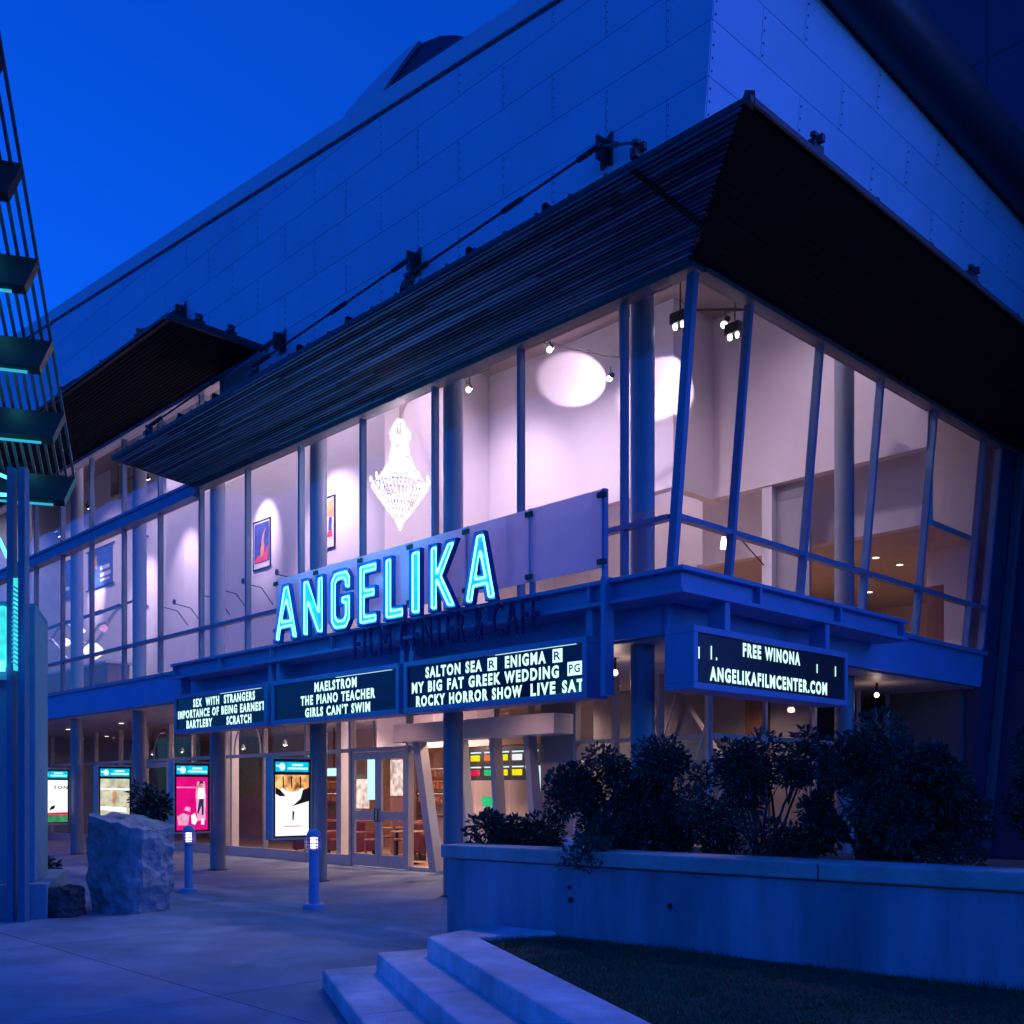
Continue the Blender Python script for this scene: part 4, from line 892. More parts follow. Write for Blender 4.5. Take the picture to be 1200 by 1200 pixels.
case(-7.25, 'lit poster case with a white poster, orange heads and a black bow, nearest the doors', [('poster', 'e_white', full, 0)]
     + [('print_band', 'e_org2', [(0, .76), (.10, .74), (.2, .80), (.33, .74), (.5, .73), (.66, .74), (.8, .80), (.9, .74), (1, .76), (1, 1), (0, 1)], .003)]
     + [('print_shade', 'e_blk', [(u, .78), (u+.03, .80), (u+.02, .98), (u-.02, .97)], .004) for u in (.22, .47, .74)]
     + [('print_drape', 'e_blk', [(1, .58), (.5, .50), (.75, .62), (.82, .76), (1, .80)], .005), ('print_drape', 'e_blk', [(0, .80), (.14, .76), (.30, .66), (.12, .66), (0, .70)], .005), ('print_figure', 'e_blk', [(.50, .28), (.54, .28), (.56, .42), (.50, .42)], .005), ('print_line', 'e_pink', [(.25, .17), (.78, .17), (.78, .19), (.25, .19)], .003)])
case(-10.87, 'lit poster case with a magenta poster of a standing woman in a white top', [('poster', 'e_mag', full, 0), ('print_line', 'e_pink', [(0, .80), (.65, .80), (.65, .82), (0, .82)], .003),
     ('print_halo', 'e_pink', [(.60, .70), (.66, .92), (.90, .92), (.94, .6), (.92, .2), (.66, .2)], .003), ('print_top', 'e_white', [(.66, .60), (.70, .80), (.88, .80), (.92, .66), (.84, .58)], .005),
     ('print_head', 'e_skin', [(.78+.055*math.cos(k*.785), .86+.045*math.sin(k*.785)) for k in range(8)], .007), ('print_hair', 'e_navy', [(.71, .83), (.73, .93), (.82, .935), (.86, .88), (.77, .885)], .009),
     ('print_legs', 'e_navy', [(.72, .60), (.86, .60), (.86, .30), (.80, .30), (.79, .48), (.70, .33), (.65, .34)], .007),
     ('print_blossom', 'e_pink', [(.05, .12), (.02, .28), (.2, .34), (.40, .30), (.36, .12)], .003), ('print_blossom', 'e_white', [(.48, .15), (.46, .3), (.58, .34), (.66, .2), (.58, .12)], .005), ('print_blossom', 'e_pink', [(.24, .40), (.3, .46), (.44, .44), (.42, .36)], .003), ('print_blossom', 'e_white', [(.78, .13), (.8, .24), (.88, .22), (.88, .12)], .005)])
case(-14.5, 'lit poster case with a pale sepia poster, behind the boulder shrub', [('poster', 'e_beige', full, 0), ('print_line', 'e_white', [(0, .78), (1, .76), (1, .80), (0, .81)], .003), ('print_figure', 'e_skin', [(.42, .5), (.4, .72), (.5, .76), (.56, .7), (.5, .45)], .003), ('print_line', 'e_white', [(0, .36), (.9, .3), (.9, .4), (0, .44)], .003)])
tn = case(-18.1, 'lit poster case partly hidden by the blue pier, white poster lettered TON', [('poster', 'e_white', full, 0), ('print_band', 'e_green', [(0, .03), (1, .03), (1, .2), (0, .2)], .003), ('print_band', 'e_red', [(0, .2), (1, .2), (1, .26), (0, .24)], .003), ('print_figure', 'e_blk', [(.3, .3), (.5, .34), (.55, .42), (.4, .4)], .003), ('print_figure', 'e_blk', [(0, .48), (.2, .5), (.22, .56), (0, .56)], .003)])
vs, fs = textmesh('TON', -.22, .12, 1.62, 1.70, .02); mb = MB((-18.1, -.2, .74)); mb.add([(-18.1+.10-.005, v[0], v[2]) for v in vs], fs); mb.build('print_word', M['e_blk'], tn)

# ================================================================== MENU BOARD, PANELS, FURNITURE
t = thing('menu_board', 'black menu board with coloured price blocks over the box office counter', 'menu board', (-9.05, 5.5, 1.82)); o = (-9.05, 5.5, 1.82)
MB(o).box(-9.1, -6.85, 5.5, 5.58, 1.80, 2.55).build('board', M['black'], t)
cols = ['e_yel', 'e_or2', 'e_yel', 'e_white', 'e_yel', 'e_red', 'e_grn', 'e_yel', 'e_yel', 'e_warm']
for i, m in enumerate(cols):
    r, c = divmod(i, 5); x = -9.02+c*.44; z = 2.22-r*.32
    mb = MB(o); mb.box(x, x+.30, 5.49, 5.498, z, z+.13); mb.build('price_block', M[m], t)
    mb = MB(o); mb.box(x, x+.34, 5.49, 5.498, z+.17, z+.20); mb.build('heading_strip', M['e_pan'], t)
t = thing('box_office_counter', 'pale box office counter beneath the menu board', 'counter', (-8, 5, 0)); o = (-8, 5, 0)
MB(o).box(-9.6, -5.0, 4.7, 5.2, 0, 1.0).build('counter_body', M['iwall'], t); MB(o).box(-9.7, -4.9, 4.6, 5.3, 1.0, 1.05).build('counter_top', M['black'], t)
MB(o).box(-7.9, -7.7, 4.8, 5.0, 1.05, 1.15).build('till_base', M['black'], t); MB(o).box(-7.95, -7.6, 4.86, 4.90, 1.25, 1.45).build('till_screen', M['e_grn'], t); MB(o).box(-7.8, -7.76, 4.88, 4.92, 1.15, 1.25).build('till_stem', M['black'], t)
t = thing('glowing_sign', 'tall cold white light panel seen through the double doors', 'light panel', (-13.3, 6, 1.5)); MB((-13.3, 6, 1.5)).box(-13.56, -13.0, 5.98, 6.04, 1.35, 2.42).build('panel', M['e_pan'], t); MB((-13.3, 6, 1.5)).tube([(-13.3, 6.0, 2.42), (-13.3, 6.0, 3.36)], .02, 6).build('hanger', M['black'], t)
t = thing('lit_artwork', 'large glowing pinkish artwork on the foyer wall behind the right door leaf', 'artwork', (-12.4, 6, 1.5)); MB((-12.4, 6, 1.5)).box(-12.75, -11.9, 6.1, 6.14, 1.45, 2.35).build('picture', M['e_warm'], t); MB((-12.4, 6, 1.5)).box(-12.80, -11.85, 6.14, 6.2, 0, 2.40).build('frame', M['iwood'], t)
t = thing('lit_artwork', 'smaller glowing artwork to the left of the light panel in the foyer', 'artwork', (-15, 7, 1)); MB((-15, 7, 1)).box(-15.4, -14.8, 6.9, 6.94, 1.1, 1.9).build('picture', M['e_warm'], t); MB((-15, 7, 1)).box(-15.45, -14.75, 6.94, 7.0, 0, 1.95).build('frame', M['iwood'], t)
t = thing('glowing_sign', 'small pale blue lit sign high in the foyer left of the doors', 'light panel', (-16.5, 7, 2)); MB((-16.5, 7, 2)).box(-16.9, -16.2, 6.9, 6.96, 2.0, 2.22).build('panel', M['e_pan'], t); MB((-16.5, 7, 2)).tube([(-16.5, 6.95, 2.2), (-16.5, 6.95, 3.36)], .02, 6).build('hanger', M['black'], t)
t = thing('poster_board', 'white leaning film posters behind the box office glass', 'poster', (-5.9, 4.2, 1)); o = (-5.9, 4.2, 1)
for dx in (0, .45):
    mb = MB(o); mb.hexa([(-5.75+dx, 4.2, 1.25), (-5.38+dx, 4.2, 1.25), (-5.38+dx, 4.23, 1.25), (-5.75+dx, 4.23, 1.25)], [(-6.0+dx, 4.2, 2.05), (-5.62+dx, 4.2, 2.05), (-5.62+dx, 4.23, 2.05), (-6.0+dx, 4.23, 2.05)]); mb.build('poster_sheet', M['e_pan'], t)
MB(o).box(-5.8, -4.9, 4.15, 4.3, 0, 1.25).build('stand', M['igrey'], t)
def armchair(x, y, rz, label, m='sofa'):
    t = thing('armchair', label, 'armchair', (x, y, 0.012), 'foyer armchairs'); t.rotation_euler = (0, 0, ANG+rz)
    MB().box(-.38, .38, -.36, .34, .16, .44).build('seat', M[m], t, .04); MB().box(-.42, .42, .30, .46, .16, .86).build('backrest', M[m], t, .05)
    for s in (-1, 1): MB().box(s*.38, s*.50, -.36, .40, .14, .62).build('armrest', M[m], t, .04)
    for sx in (-.4, .4):
        for sy in (-.3, .38): MB().box(sx-.025, sx+.025, sy-.025, sy+.025, 0, .16).build('leg', M['black'], t)
armchair(-12.2, 4.5, .3, 'burgundy armchair just behind the left door leaf'); armchair(-13.3, 4.3, .2, 'burgundy armchair left of the foyer post beside the doors')
armchair(-11.2, 6.2, 3.3, 'burgundy armchair at the back of the foyer seen through the right door'); armchair(-10.4, 5.4, 2.9, 'burgundy armchair right of the double doors near the slanted post')
def table(x, y, label):
    t = thing('round_table', label, 'table', (x, y, .012), 'foyer tables'); MB().lathe((0, 0, .68), [(.38, 0), (.40, .015), (.38, .03)], 20).build('table_top', M['chair'], t)
    MB().lathe((0, 0, 0), [(.22, 0), (.2, .02), (.03, .05), (.03, .68)], 14).build('pedestal', M['black'], t)
table(-11.3, 5.2, 'small round wooden table among the armchairs behind the doors'); table(-9.3, 4.0, 'small round table by the right side of the double doors')
def cafe_chair(x, y, rz, label):
    t = thing('cafe_chair', label, 'chair', (x, y, .012), 'foyer café chairs'); t.rotation_euler = (0, 0, ANG+rz)
    MB().box(-.21, .21, -.21, .21, .43, .47).build('seat', M['chair'], t, .008); MB().box(-.2, .2, .18, .21, .66, .88).build('backrest', M['chair'], t, .008)
    for sx in (-.18, .18):
        MB().box(sx-.018, sx+.018, -.2, -.165, 0, .43).build('leg', M['chair'], t); MB().box(sx-.018, sx+.018, .175, .21, 0, .43).build('leg', M['chair'], t); MB().box(sx-.015, sx+.015, .18, .21, .47, .66).build('back_post', M['chair'], t)
cafe_chair(-11.0, 4.3, .9, 'wooden café chair in front of the foyer table'); cafe_chair(-10.7, 4.9, 2.4, 'wooden café chair beside the foyer table'); cafe_chair(-12.0, 5.5, -.6, 'wooden café chair tucked behind the foyer table')
for i, (x, y) in enumerate(((-14.6, 4.2), (-13.0, 5.0), (-9.6, 4.3), (-17.4, 4.6), (-20.6, 4.4), (-23.0, 4.6))):
    t = thing('added_pendant', ORD[i]+' added pendant lamp in the foyer, counting outwards from the doors', 'lamp', (x, y, 3.36), 'added foyer pendant lamps'); o = (x, y, 3.36)
    MB(o).tube([(x, y, 3.36), (x, y, 2.85)], .008, 5).build('cord', M['black'], t); MB(o).lathe((x, y, 2.72), [(.07, 0), (.05, .07), (.02, .13)], 12).build('lamp_shade', M['white'], t); MB(o).lathe((x, y, 2.70), [(.01, 0), (.045, .03), (.045, .06)], 10).build('bulb', M['lampc'], t)
    if i < 3: lamp('POINT', 'bulb_light', (x, y, 2.62), 42, (1.0, .62, .62), t, o, size=.05)  # added point lights, brighten the foyer bulkhead and spill onto the paving
for lab, bx0, bx1, by in (('lit back bar shelves far behind the double doors', -15.2, -12.2, 8.7), ('lit shelving in the left part of the foyer', -21.5, -17.5, 7.7), ('lit shelving behind the box office counter', -7.6, -5.4, 6.35)):
    t = thing('back_bar', lab, 'shelves', (bx0, by, .012)); o = (bx0, by, .012)
    MB(o).box(bx0, bx1, by, by+.25, .012, 1.0).build('cabinet', M['iwood'], t)
    for z in (1.25, 1.6, 1.95):
        MB(o).box(bx0, bx1, by+.02, by+.22, z, z+.03).build('shelf', M['iwood'], t)
        MB(o).box(bx0+.05, bx1-.05, by+.18, by+.20, z+.24, z+.255).build('glow_strip', M['e_or2'] if z == 1.6 else M['e_warm'], t)
    mb = MB(o); rb = random.Random(len(lab))
    for z in (1.28, 1.63, 1.98):
        x = bx0+.06
        while x < bx1-.1:
            hb = rb.uniform(.14, .26); rr = rb.uniform(.025, .04); mb.lathe((x, by+.1, z), [(rr, 0), (rr, hb*.6), (rr*.35, hb*.75), (rr*.35, hb)], 6); x += rb.uniform(.09, .2)
    mb.build('bottles', M['p_org'], t, kind='stuff')
# bright slanting strips on the stair side
t = thing('stair_rail_lights', 'slanting bright glass balusters of the stair behind the right shopfront', 'stair lights', (-2, 4, 2)); o = (-2, 4, 2)
for (x, z) in ((-2.75, 3.25), (-2.35, 3.15), (-1.75, 2.62), (-1.3, 2.0)): MB(o).bar((x, 4.1, z), (x-.25, 4.1, z-.7), .03, .02).build('glass_baluster', M['white'], t)
t = thing('arched_panel', 'dark arched relief panel over the left shopfront door', 'panel', (-18.6, 3.2, 2.4)); o = (-18.6, 3.2, 2.4)
for i, xx in enumerate((-19.15, -14.6)):
    mb = MB(o); mb.tube([(xx+.62*math.cos(math.pi*k/14), 3.15, 2.47+.80*math.sin(math.pi*k/14)) for k in range(15)], .03, 6); mb.build('arch', M['alum'], t)

# ================================================================== TOWER BLOCK to the right
TW = thing('tower_block', 'dark navy clad tower block rising behind and to the right of the cinema', 'building', (3, 9.6, 0)); o = (3, 9.6, 0)
mb = MB(o); mb.box(xr(0)-.2, 8.4, YR+.05, 20, 0, 11.2); mb.box(-1.2, 8.4, YR+.05, 20, 11.2, 26); mb.build('tower_wall', M['wallback'], TW)
for i in range(6):
    for k in range(14):
        x0, x1 = -1.2+i*1.7, -1.2+(i+1)*1.7; z0, z1 = k*1.86, (k+1)*1.86
        if z1 < 11.5 and x0 < .3: continue
        x0 = max(x0, xr(0)+.22 if z1 < 11.5 else -1.2)
        MB(o).box(x0+.008, x1-.008, YR+.0, YR+.05, z0+.008, z1-.008).build('cladding_panel', M['tower'], TW)

# ================================================================== PLANTER WALL, LAWN, STEPS
P0 = Vector((-.63, 9.07, 0)); Q = Vector((.748, -.664, 0)); Rr = Vector((.664, .748, 0))
rzp = math.atan2(Q.y, Q.x)
PL = thing('planter_wall', 'long low concrete planter wall with a pale coping in front of the shrubs', 'planter', tuple(P0), world=True, rz=rzp)
MB().box(.05, 9.5, .04, .26, 0, .965).build('wall_face', M['wallc'], PL)
MB().box(.05, .28, .26, 2.6, 0, .965).build('wall_face', M['wallc'], PL)
for i, (a, b) in enumerate(((0, 1.55), (1.55, 3.5), (3.5, 5.4), (5.4, 7.4), (7.4, 9.5))):
    MB().box(a+.004, b-.004, 0, .40, .975, 1.09).build('coping_stone', M['copc'], PL, .014)
MB().box(0, .40, .404, 2.6, .975, 1.09).build('coping_stone', M['copc'], PL, .014)
MB().box(.28, 9.5, .26, 2.6, .6, 1.0).build('soil', M['soil'], PL)
mb = MB()
for x, z, r in ((1.42, .80, .018), (1.43, .70, .025), (2.35, .72, .022)): mb.lathe((x, .03, z), [(r*.2, -r), (r, 0), (r*.2, r)], 8)
mb.build('wall_fixing', M['dark'], PL)
# steps
n_ = Vector((.30, -.954, 0)); e_ = Vector((.87, .45, 0)).normalized()
C1, C2, C3 = Vector((-1.5, 8.18, 0)), Vector((-1.06, 8.08, 0)), Vector((-.65, 7.9, 0))
ST = thing('stone_steps', 'three pale stone steps rising from the plaza to the lawn', 'steps', (-1.1, 8.1, 0), world=True); so_ = (-1.1, 8.1, 0)
def slab(poly, z0, z1, nm='step'):
    MB(so_).prism([(p.x, p.y, z0) for p in poly], (0, 0, z1-z0)).build(nm, M['step'], ST, .02)
for (Ck, z, wd) in ((C1, .15, .52), (C2, .30, .50)):
    for a, b in ((0, 1.75), (1.754, 3.6), (3.604, 6.2)):
        if a == 0: slab([Ck, Ck+e_*wd, Ck+e_*wd+n_*b, Ck+n_*b], 0 if z < .2 else .01, z)
        else: slab([Ck+n_*a, Ck+e_*wd+n_*a, Ck+e_*wd+n_*b, Ck+n_*b], 0 if z < .2 else .01, z)
in0 = Vector((-.246, 7.86, 0)); nn = n_
slab([C3, in0, in0+nn*3.2, C3+n_*3.2], .01, .45); slab([C3+n_*3.204, in0+nn*3.204, in0+nn*6.2, C3+n_*6.2], .01, .45)
bk = Vector((.04, 8.51, 0)); w1 = Vector((.36, 8.20, 0))
slab([C3+Vector((.0, .004, 0)), in0+Vector((0, .006, 0)), w1+Vector((.0, .0, 0)), P0+Q*1.24-Rr*0+Vector((.0, .0, 0)), P0+Q*.62], .01, .448, 'curb')
# lawn
lw = [in0+Vector((.006, .006, 0)), w1, P0+Q*1.3, P0+Q*9.3, in0+nn*9, ]
mb = MB(); mb.prism([(p.x, p.y, .02) for p in lw], (0, 0, .39)); la = mb.build('lawn', M['turf']); la['kind'] = 'structure'
import numpy as np
rng = np.random.default_rng(3)
cand = rng.uniform([-.3, 1.6], [5.5, 8.5], (120000, 2))
poly2 = [(p.x, p.y) for p in lw]
inside = np.zeros(len(cand), bool)
for i in range(len(poly2)):
    (xa, ya), (xb, yb) = poly2[i], poly2[(i+1) % len(poly2)]
    cnd = ((ya > cand[:, 1]) != (yb > cand[:, 1])) & (cand[:, 0] < (xb-xa)*(cand[:, 1]-ya)/(yb-ya+1e-12)+xa); inside ^= cnd
pts = cand[inside]; pts = pts[:60000]; ng = len(pts)
ang = rng.uniform(0, 6.28, ng); hh = rng.uniform(.015, .05, ng)*(.75+.55*np.sin(pts[:, 0]*3.1+np.sin(pts[:, 1]*2.3)*2)*np.sin(pts[:, 1]*2.7+1)).clip(.35, 1.4); ww = .004; ln = rng.uniform(-.025, .025, (ng, 2))
v = np.zeros((ng, 3, 3)); v[:, 0, 0] = pts[:, 0]-ww*np.cos(ang); v[:, 0, 1] = pts[:, 1]-ww*np.sin(ang); v[:, 1, 0] = pts[:, 0]+ww*np.cos(ang); v[:, 1, 1] = pts[:, 1]+ww*np.sin(ang)
v[:, :2, 2] = .41; v[:, 2, :2] = pts+ln; v[:, 2, 2] = .41+hh
me = bpy.data.meshes.new('grass'); me.from_pydata(v.reshape(-1, 3).tolist(), [], np.arange(ng*3).reshape(-1, 3).tolist()); me.materials.append(M['grass'])
go = bpy.data.objects.new('grass', me); C.objects.link(go); go['kind'] = 'stuff'; go['label'] = 'short dark lawn grass between the steps and the planter wall'; go['category'] = 'grass'

# ================================================================== SHRUBS
def shrub(loc, blobs, nleaf, ls, label, stems=6, cat='shrub', name='shrub', seed=1):
    rnd = np.random.default_rng(seed)
    t = thing(name, label, cat, loc, world=True)
    V = []; F = []; clumps = []; tw = MB()
    for b in blobs:
        k = max(5, int(26*b[3]*b[5]/.25))
        for _ in range(k):
            u = rnd.normal(size=3); u /= np.linalg.norm(u); r = rnd.uniform(.30, 1.22)
            c = np.array(b[:3])+u*r*np.array(b[3:6]); clumps.append((c, rnd.uniform(.035, .105)*min(1, ls/.034)))
            q = Vector(c); p = Vector(b[:3])*.6+Vector((0, 0, -.02)); m1 = p.lerp(q, .55)+Vector(rnd.uniform(-.04, .04, 3)); tw.tube([p, m1, q], [.006, .004, .002], 4, cap=False)
    wts = np.array([c[1]**1.6 for c in clumps]); wts /= wts.sum(); pick = rnd.choice(len(clumps), nleaf, p=wts)
    for i in range(nleaf):
        c, sg = clumps[pick[i]]
        g = rnd.normal(size=3); g *= min(1, 1.9/np.linalg.norm(g)); p = c+g*sg
        if p[2] < -.12: continue
        d = g+rnd.normal(size=3)*.7; d[2] -= .15; d /= np.linalg.norm(d); sd = np.cross(d, rnd.normal(size=3)); sd /= np.linalg.norm(sd)
        l = ls*rnd.uniform(.5, 1.5); wd = l*.27; up = np.cross(d, sd)*wd*.4
        k = len(V); V += [tuple(p), tuple(p+d*l*.45+sd*wd+up), tuple(p+d*l), tuple(p+d*l*.45-sd*wd+up)]; F += [(k, k+1, k+2), (k, k+2, k+3)]
    tg = tw.build('twigs', M['bark'], t); tg['kind'] = 'stuff'
    mb = MB(); mb.add(V, F); f = mb.build('foliage', M['leaf'], t); f['kind'] = 'stuff'
    mb = MB()
    for i in range(stems):
        b = blobs[rnd.integers(len(blobs))]; a = rnd.uniform(0, 6.28); p = Vector((rnd.uniform(-.12, .12), rnd.uniform(-.1, .1), -.02)); q = Vector((b[0]+rnd.uniform(-.6, .6)*b[3], b[1]+rnd.uniform(-.5, .5)*b[4], b[2]+rnd.uniform(.0, .7)*b[5]))
        m1 = p.lerp(q, .5)+Vector((rnd.uniform(-.05, .05), rnd.uniform(-.05, .05), .05)); mb.tube([p, m1, q], [.014, .010, .004], 5)
    mb.build('stem', M['bark'], t); return t
def onp(tq, r, z=1.0): p = P0+Q*tq+Rr*r; return (p.x, p.y, z)
shrub(onp(.30, .55), [(0, 0, .12, .34, .25, .20), (.30, 0, .10, .18, .2, .14)], 5200, .046, 'low spreading shrub at the left end of the planter spilling over the coping', 10, seed=2)
shrub(onp(1.30, .75), [(-.04, 0, .30, .40, .33, .32), (.30, -.1, .42, .38, .33, .38), (.64, -.3, .28, .28, .28, .34), (.05, 0, .74, .18, .18, .18), (.42, -.1, .84, .14, .14, .14), (-.32, .1, .58, .12, .12, .14)], 22000, .042, 'big rounded dark shrub in the middle of the planter', 22, seed=3)
shrub(onp(2.80, .65), [(0, 0, .78, .24, .24, .22), (-.16, .05, .58, .14, .15, .18), (.22, -.15, .80, .16, .15, .18), (.05, 0, .12, .26, .2, .10)], 6600, .042, 'open airy shrub with bare stems against the lit shopfront', 14, seed=4)
shrub(onp(3.62, .75), [(0, 0, .40, .34, .3, .36), (.32, -.2, .34, .30, .26, .32), (-.26, .15, .34, .18, .18, .32), (.02, 0, .80, .16, .16, .14), (.30, -.15, .72, .13, .13, .12), (-.2, .1, .70, .10, .1, .14)], 22000, .042, 'large dense dark shrub right of centre in the planter', 22, seed=5)
shrub(onp(4.75, .75), [(0, 0, .42, .24, .24, .34), (.30, -.2, .55, .26, .25, .40), (-.10, .05, .82, .10, .12, .16), (.15, -.1, .98, .12, .12, .14)], 14000, .042, 'dark shrub at the right edge of the planter', 14, seed=6)
shrub(onp(1.62, .08, 1.08), [(0, -.03, .0, .12, .08, .09)], 600, .045, 'sprig of trailing foliage drooping over the planter coping', 4, name='trailing_plant', cat='plant', seed=8)
shrub((-5.15, 14.6, 0), [(0, 0, 1.30, .16, .16, .26), (.12, 0, 1.36, .12, .12, .14), (0, 0, .8, .12, .12, .4)], 1500, .09, 'small upright bush poking up behind the big boulder', 7, cat='bush', name='bush', seed=9)
shrub((-7.9, 17.6, 0), [(0, 0, .35, .25, .2, .2)], 400, .09, 'low dark plant beneath the far poster case beside the pier', 5, name='plant', cat='plant', seed=10)

# ================================================================== BOULDERS
def boulder(loc, ring, h, label, m, name, seed, tilt):
    import bmesh
    rnd = random.Random(seed)
    t_b = bmesh.new(); levels = 9; n = 20
    vv = []
    for l in range(levels+1):
        z = l/levels
        row = []
        for k in range(n):
            a = 2*math.pi*k/n
            # superellipse footprint, faceted
            ca, sa = math.cos(a), math.sin(a); rr = 1/((abs(ca)**6+abs(sa)**6)**(1/6))
            fx = ring(z, a)
            x = ca*rr*fx[0]; y = sa*rr*fx[1]
            zz = z*h*(1+tilt*x) if l else 0
            row.append(t_b.verts.new((x+rnd.uniform(-.018, .018), y+rnd.uniform(-.018, .018), zz+(rnd.uniform(-.015, .015) if l else 0))))
        vv.append(row)
    for l in range(levels):
        for k in range(n): t_b.faces.new((vv[l][k], vv[l][(k+1) % n], vv[l+1][(k+1) % n], vv[l+1][k]))
    ctr = t_b.verts.new((0, 0, h*1.0)); 
    for k in range(n): t_b.faces.new((vv[-1][k], vv[-1][(k+1) % n], ctr))
    me = bpy.data.meshes.new(name); t_b.to_mesh(me); t_b.free(); me.materials.append(M[m])
    ob = bpy.data.objects.new(name, me); C.objects.link(ob); ob.location = loc; ob['label'] = label; ob['category'] = 'boulder'
    s = ob.modifiers.new('subdivide', 'SUBSURF'); s.levels = 3; s.render_levels = 3; s.subdivision_type = 'SIMPLE'
    for sc_, st in ((.5, .09), (.16, .05), (.05, .014)):
        tx = bpy.data.textures.new(name+'_tex', 'CLOUDS' if sc_ < .1 else 'VORONOI'); tx.noise_scale = sc_
        dm = ob.modifiers.new('chip', 'DISPLACE'); dm.texture = tx; dm.strength = st; dm.mid_level = .5; dm.texture_coords = 'LOCAL'
    return ob
boulder((-5.01, 13.62, -.03), lambda z, a: (.455+.05*z-.05*abs(z-.35), .40-.03*z), 1.20, 'big squared pale boulder standing on the plaza beside the blue pier', 'rock', 'boulder', 4, -.17).rotation_euler = (0, 0, -.42)
boulder((-5.58, 12.95, -.02), lambda z, a: (.23-.05*z, .20-.03*z), .36, 'small dark rock between the pier plinth and the big boulder', 'rockd', 'rock', 9, -.1)

# ================================================================== BOLLARDS
def bollard(x, y, s, label):
    t = thing('bollard_light', label, 'bollard', (x, y, 0), 'bollard lights on the plaza', world=True)
    MB().lathe((0, 0, 0), [(.14*s, 0), (.14*s, .045), (.125*s, .06), (.075*s, .065)], 24).build('base', M['bollard'], t)
    MB().lathe((0, 0, .06), [(.066*s, 0), (.066*s, .68*s+.02)], 24).build('post', M['bollard'], t)
    MB().lathe((0, 0, .74*s), [(.092*s, 0), (.092*s, .02)], 24).build('collar', M['bollard'], t)
    MB().lathe((0, 0, .76*s), [(.085*s, 0), (.085*s, .17*s)], 24).build('lens', M['boxglass'], t)
    MB().lathe((0, 0, .775*s), [(.045*s, 0), (.045*s, .14*s)], 10).build('bulb', M['bolw'], t)
    mb = MB()
    for k in range(3): mb.lathe((0, 0, (.79+.045*k)*s), [(.088*s, 0), (.090*s, .006), (.088*s, .012)], 24)
    for k in range(6):
        a = k*math.pi/3; mb.tube([(.09*s*math.cos(a), .09*s*math.sin(a), .75*s), (.09*s*math.cos(a), .09*s*math.sin(a), .94*s)], .006, 5)
    mb.build('guard', M['bollard'], t)
    MB().lathe((0, 0, .93*s), [(.095*s, 0), (.095*s, .02), (.08*s, .06), (.05*s, .09), (.0001, .10)], 24).build('cap', M['bollard'], t)
    lamp('POINT', 'bulb_light', (0, 0, .85*s), 5, (.8, .65, 1), t, size=.04)
bollard(-5.02, 16.10, 1.0, 'lit bollard lamp in front of the magenta poster case')
bollard(-2.645, 13.85, 1.03, 'lit bollard lamp nearest the camera in front of the white poster case')

# ================================================================== LEFT PIER, POLES AND SLOPING TRELLIS
rzs = math.atan2(.309, .951)     # local x = to the right across the street axis, local y = along it
PR = thing('masonry_pier', 'tall blue rendered pier on a wider plinth at the left edge', 'pillar', (-5.67, 12.64, 0), world=True, rz=rzs)
MB().box(-3, 0, 0, 2.6, 0, .43).build('plinth', M['pier'], PR, .01)
MB().box(-3, -.16, .25, 1.6, .43, 3.82).build('shaft', M['pier'], PR, .012)
MB().box(-3, -.16, .25, 1.6, 3.82, 3.88).build('cap', M['pier'], PR, .01)
TS = thing('trellis_canopy', 'sloping slatted steel trellis lit by cyan tubes at the upper left edge', 'trellis', (-5.9, 12.4, 0), world=True); to = (-5.9, 12.4, 0)
A0 = Vector((-4.716, 10.0, 7.56)); dA = Vector((-.197, .77, -.52)); L = Vector((-.951, -.309, 0))
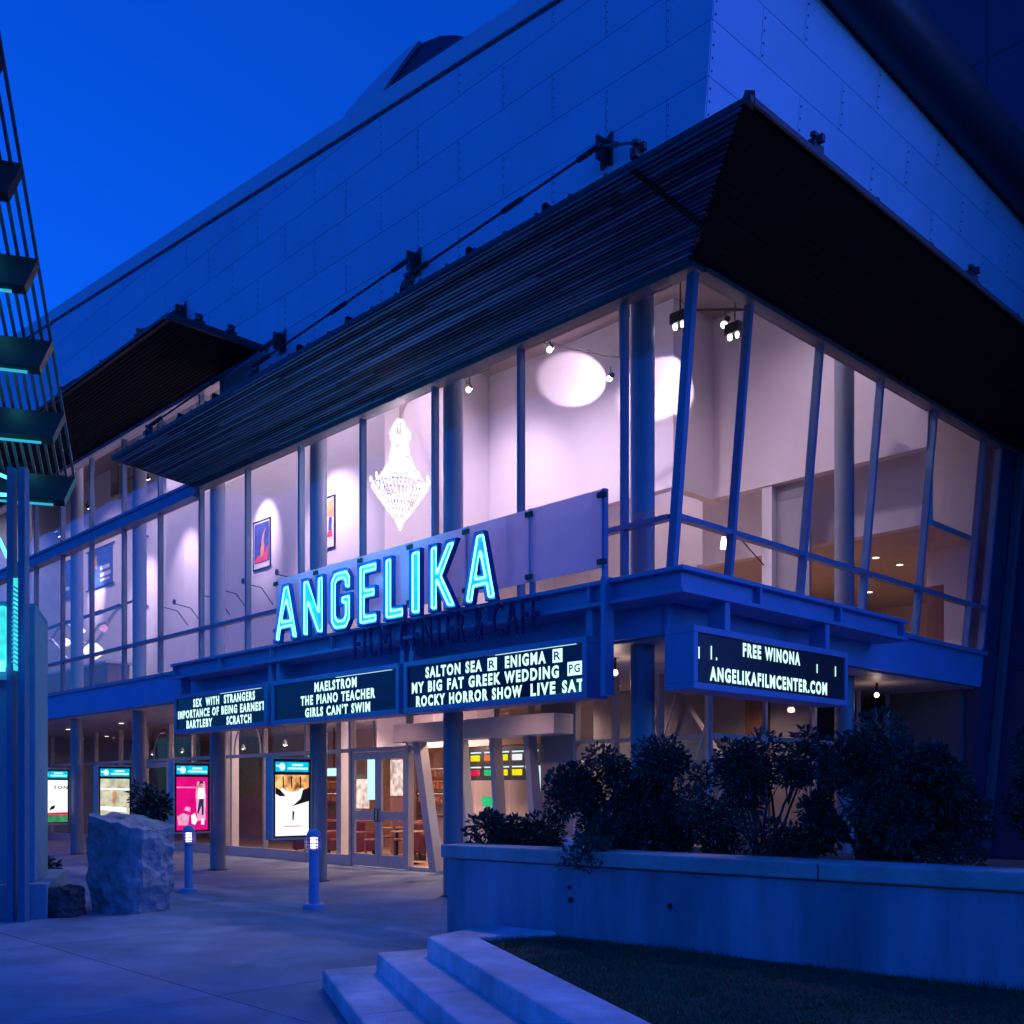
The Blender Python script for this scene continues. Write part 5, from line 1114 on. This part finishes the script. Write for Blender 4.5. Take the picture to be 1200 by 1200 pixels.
for k in range(-2, 5):
    p = A0+dA*k; q = p+L*3.2
    d = dA.normalized(); dn = Vector((0, 0, -1))
    mb = MB(to); e = L*.13; h = .30
    mb.hexa([p-d*.05, p+d*.05, p+d*.05+dn*h+e, p-d*.05+dn*h+e], [q-d*.05, q+d*.05, q+d*.05+dn*h, q-d*.05+dn*h])
    mb.build('cross_beam', M['black'], TS)
    mb = MB(to); mb.tube([p+e*2+dn*(h+.03)+d*.0, p+L*1.1+dn*(h+.03)], .016, 6); mb.build('cyan_tube', M['neond'], TS)
    lamp('POINT', 'tube_light', p+L*.55+d*.20+dn*.22, 1.8, (.1, .8, 1), TS, to, size=.05) if k >= 0 else None
for j in range(22):
    a = A0+dA*-2.5+L*(.02+.09*j)+Vector((0, 0, .05)); b = A0+dA*4.15+L*(.02+.09*j)+Vector((0, 0, .05))
    mb = MB(to); mb.bar(a, b, .028, .045); mb.build('slat', M['trel'], TS)
for (x, s) in ((-5.98, .035), (-5.84, .04)):
    MB(to).box(x-s, x+s, 12.34, 12.46, 0, 5.42).build('pole', M['pole'], TS)
mb = MB(to)
for k in range(18): mb.bar((-5.945, 12.33, 3.10+k*.053), (-5.875, 12.33, 3.06+k*.053), .02, .018)
mb.build('louvre_fins', M['white'], TS)
MB(to).box(-5.945, -5.88, 12.36, 12.42, 3.0, 4.1).build('glow_strip', M['glowc'], TS)  # added glowing strip, stands in for cyan reflections on the ribbed panel
for a, b in (((-6.4, 12.3, 5.1), (-6.02, 12.4, 5.1)), ((-6.4, 12.3, 5.45), (-6.02, 12.4, 5.30)), ((-6.25, 12.3, 4.9), (-6.03, 12.4, 4.35))):
    mb = MB(to); mb.tube([a, b], .022, 6); mb.build('cyan_tube', M['neonc'], TS)
LB = thing('light_box', 'glowing cyan light box beside the pole at the left picture edge', 'light box', (-6.5, 12.3, 3), world=True)
MB((-6.5, 12.3, 3)).box(-6.9, -6.03, 12.3, 12.5, 3.05, 3.76).build('glowing_panel', M['glowc'], LB)
MB((-6.5, 12.3, 3)).box(-6.9, -6.01, 12.26, 12.30, 2.98, 3.10).build('bright_bar', M['neonc'], LB)
MB((-6.5, 12.3, 3)).box(-6.9, -6.03, 12.5, 12.6, 2.9, 3.85).build('back_frame', M['steel'], LB)
lamp('POINT', 'box_light', (-6.3, 12.15, 3.4), 10, (.05, .8, .9), LB, (-6.5, 12.3, 3), size=.1)
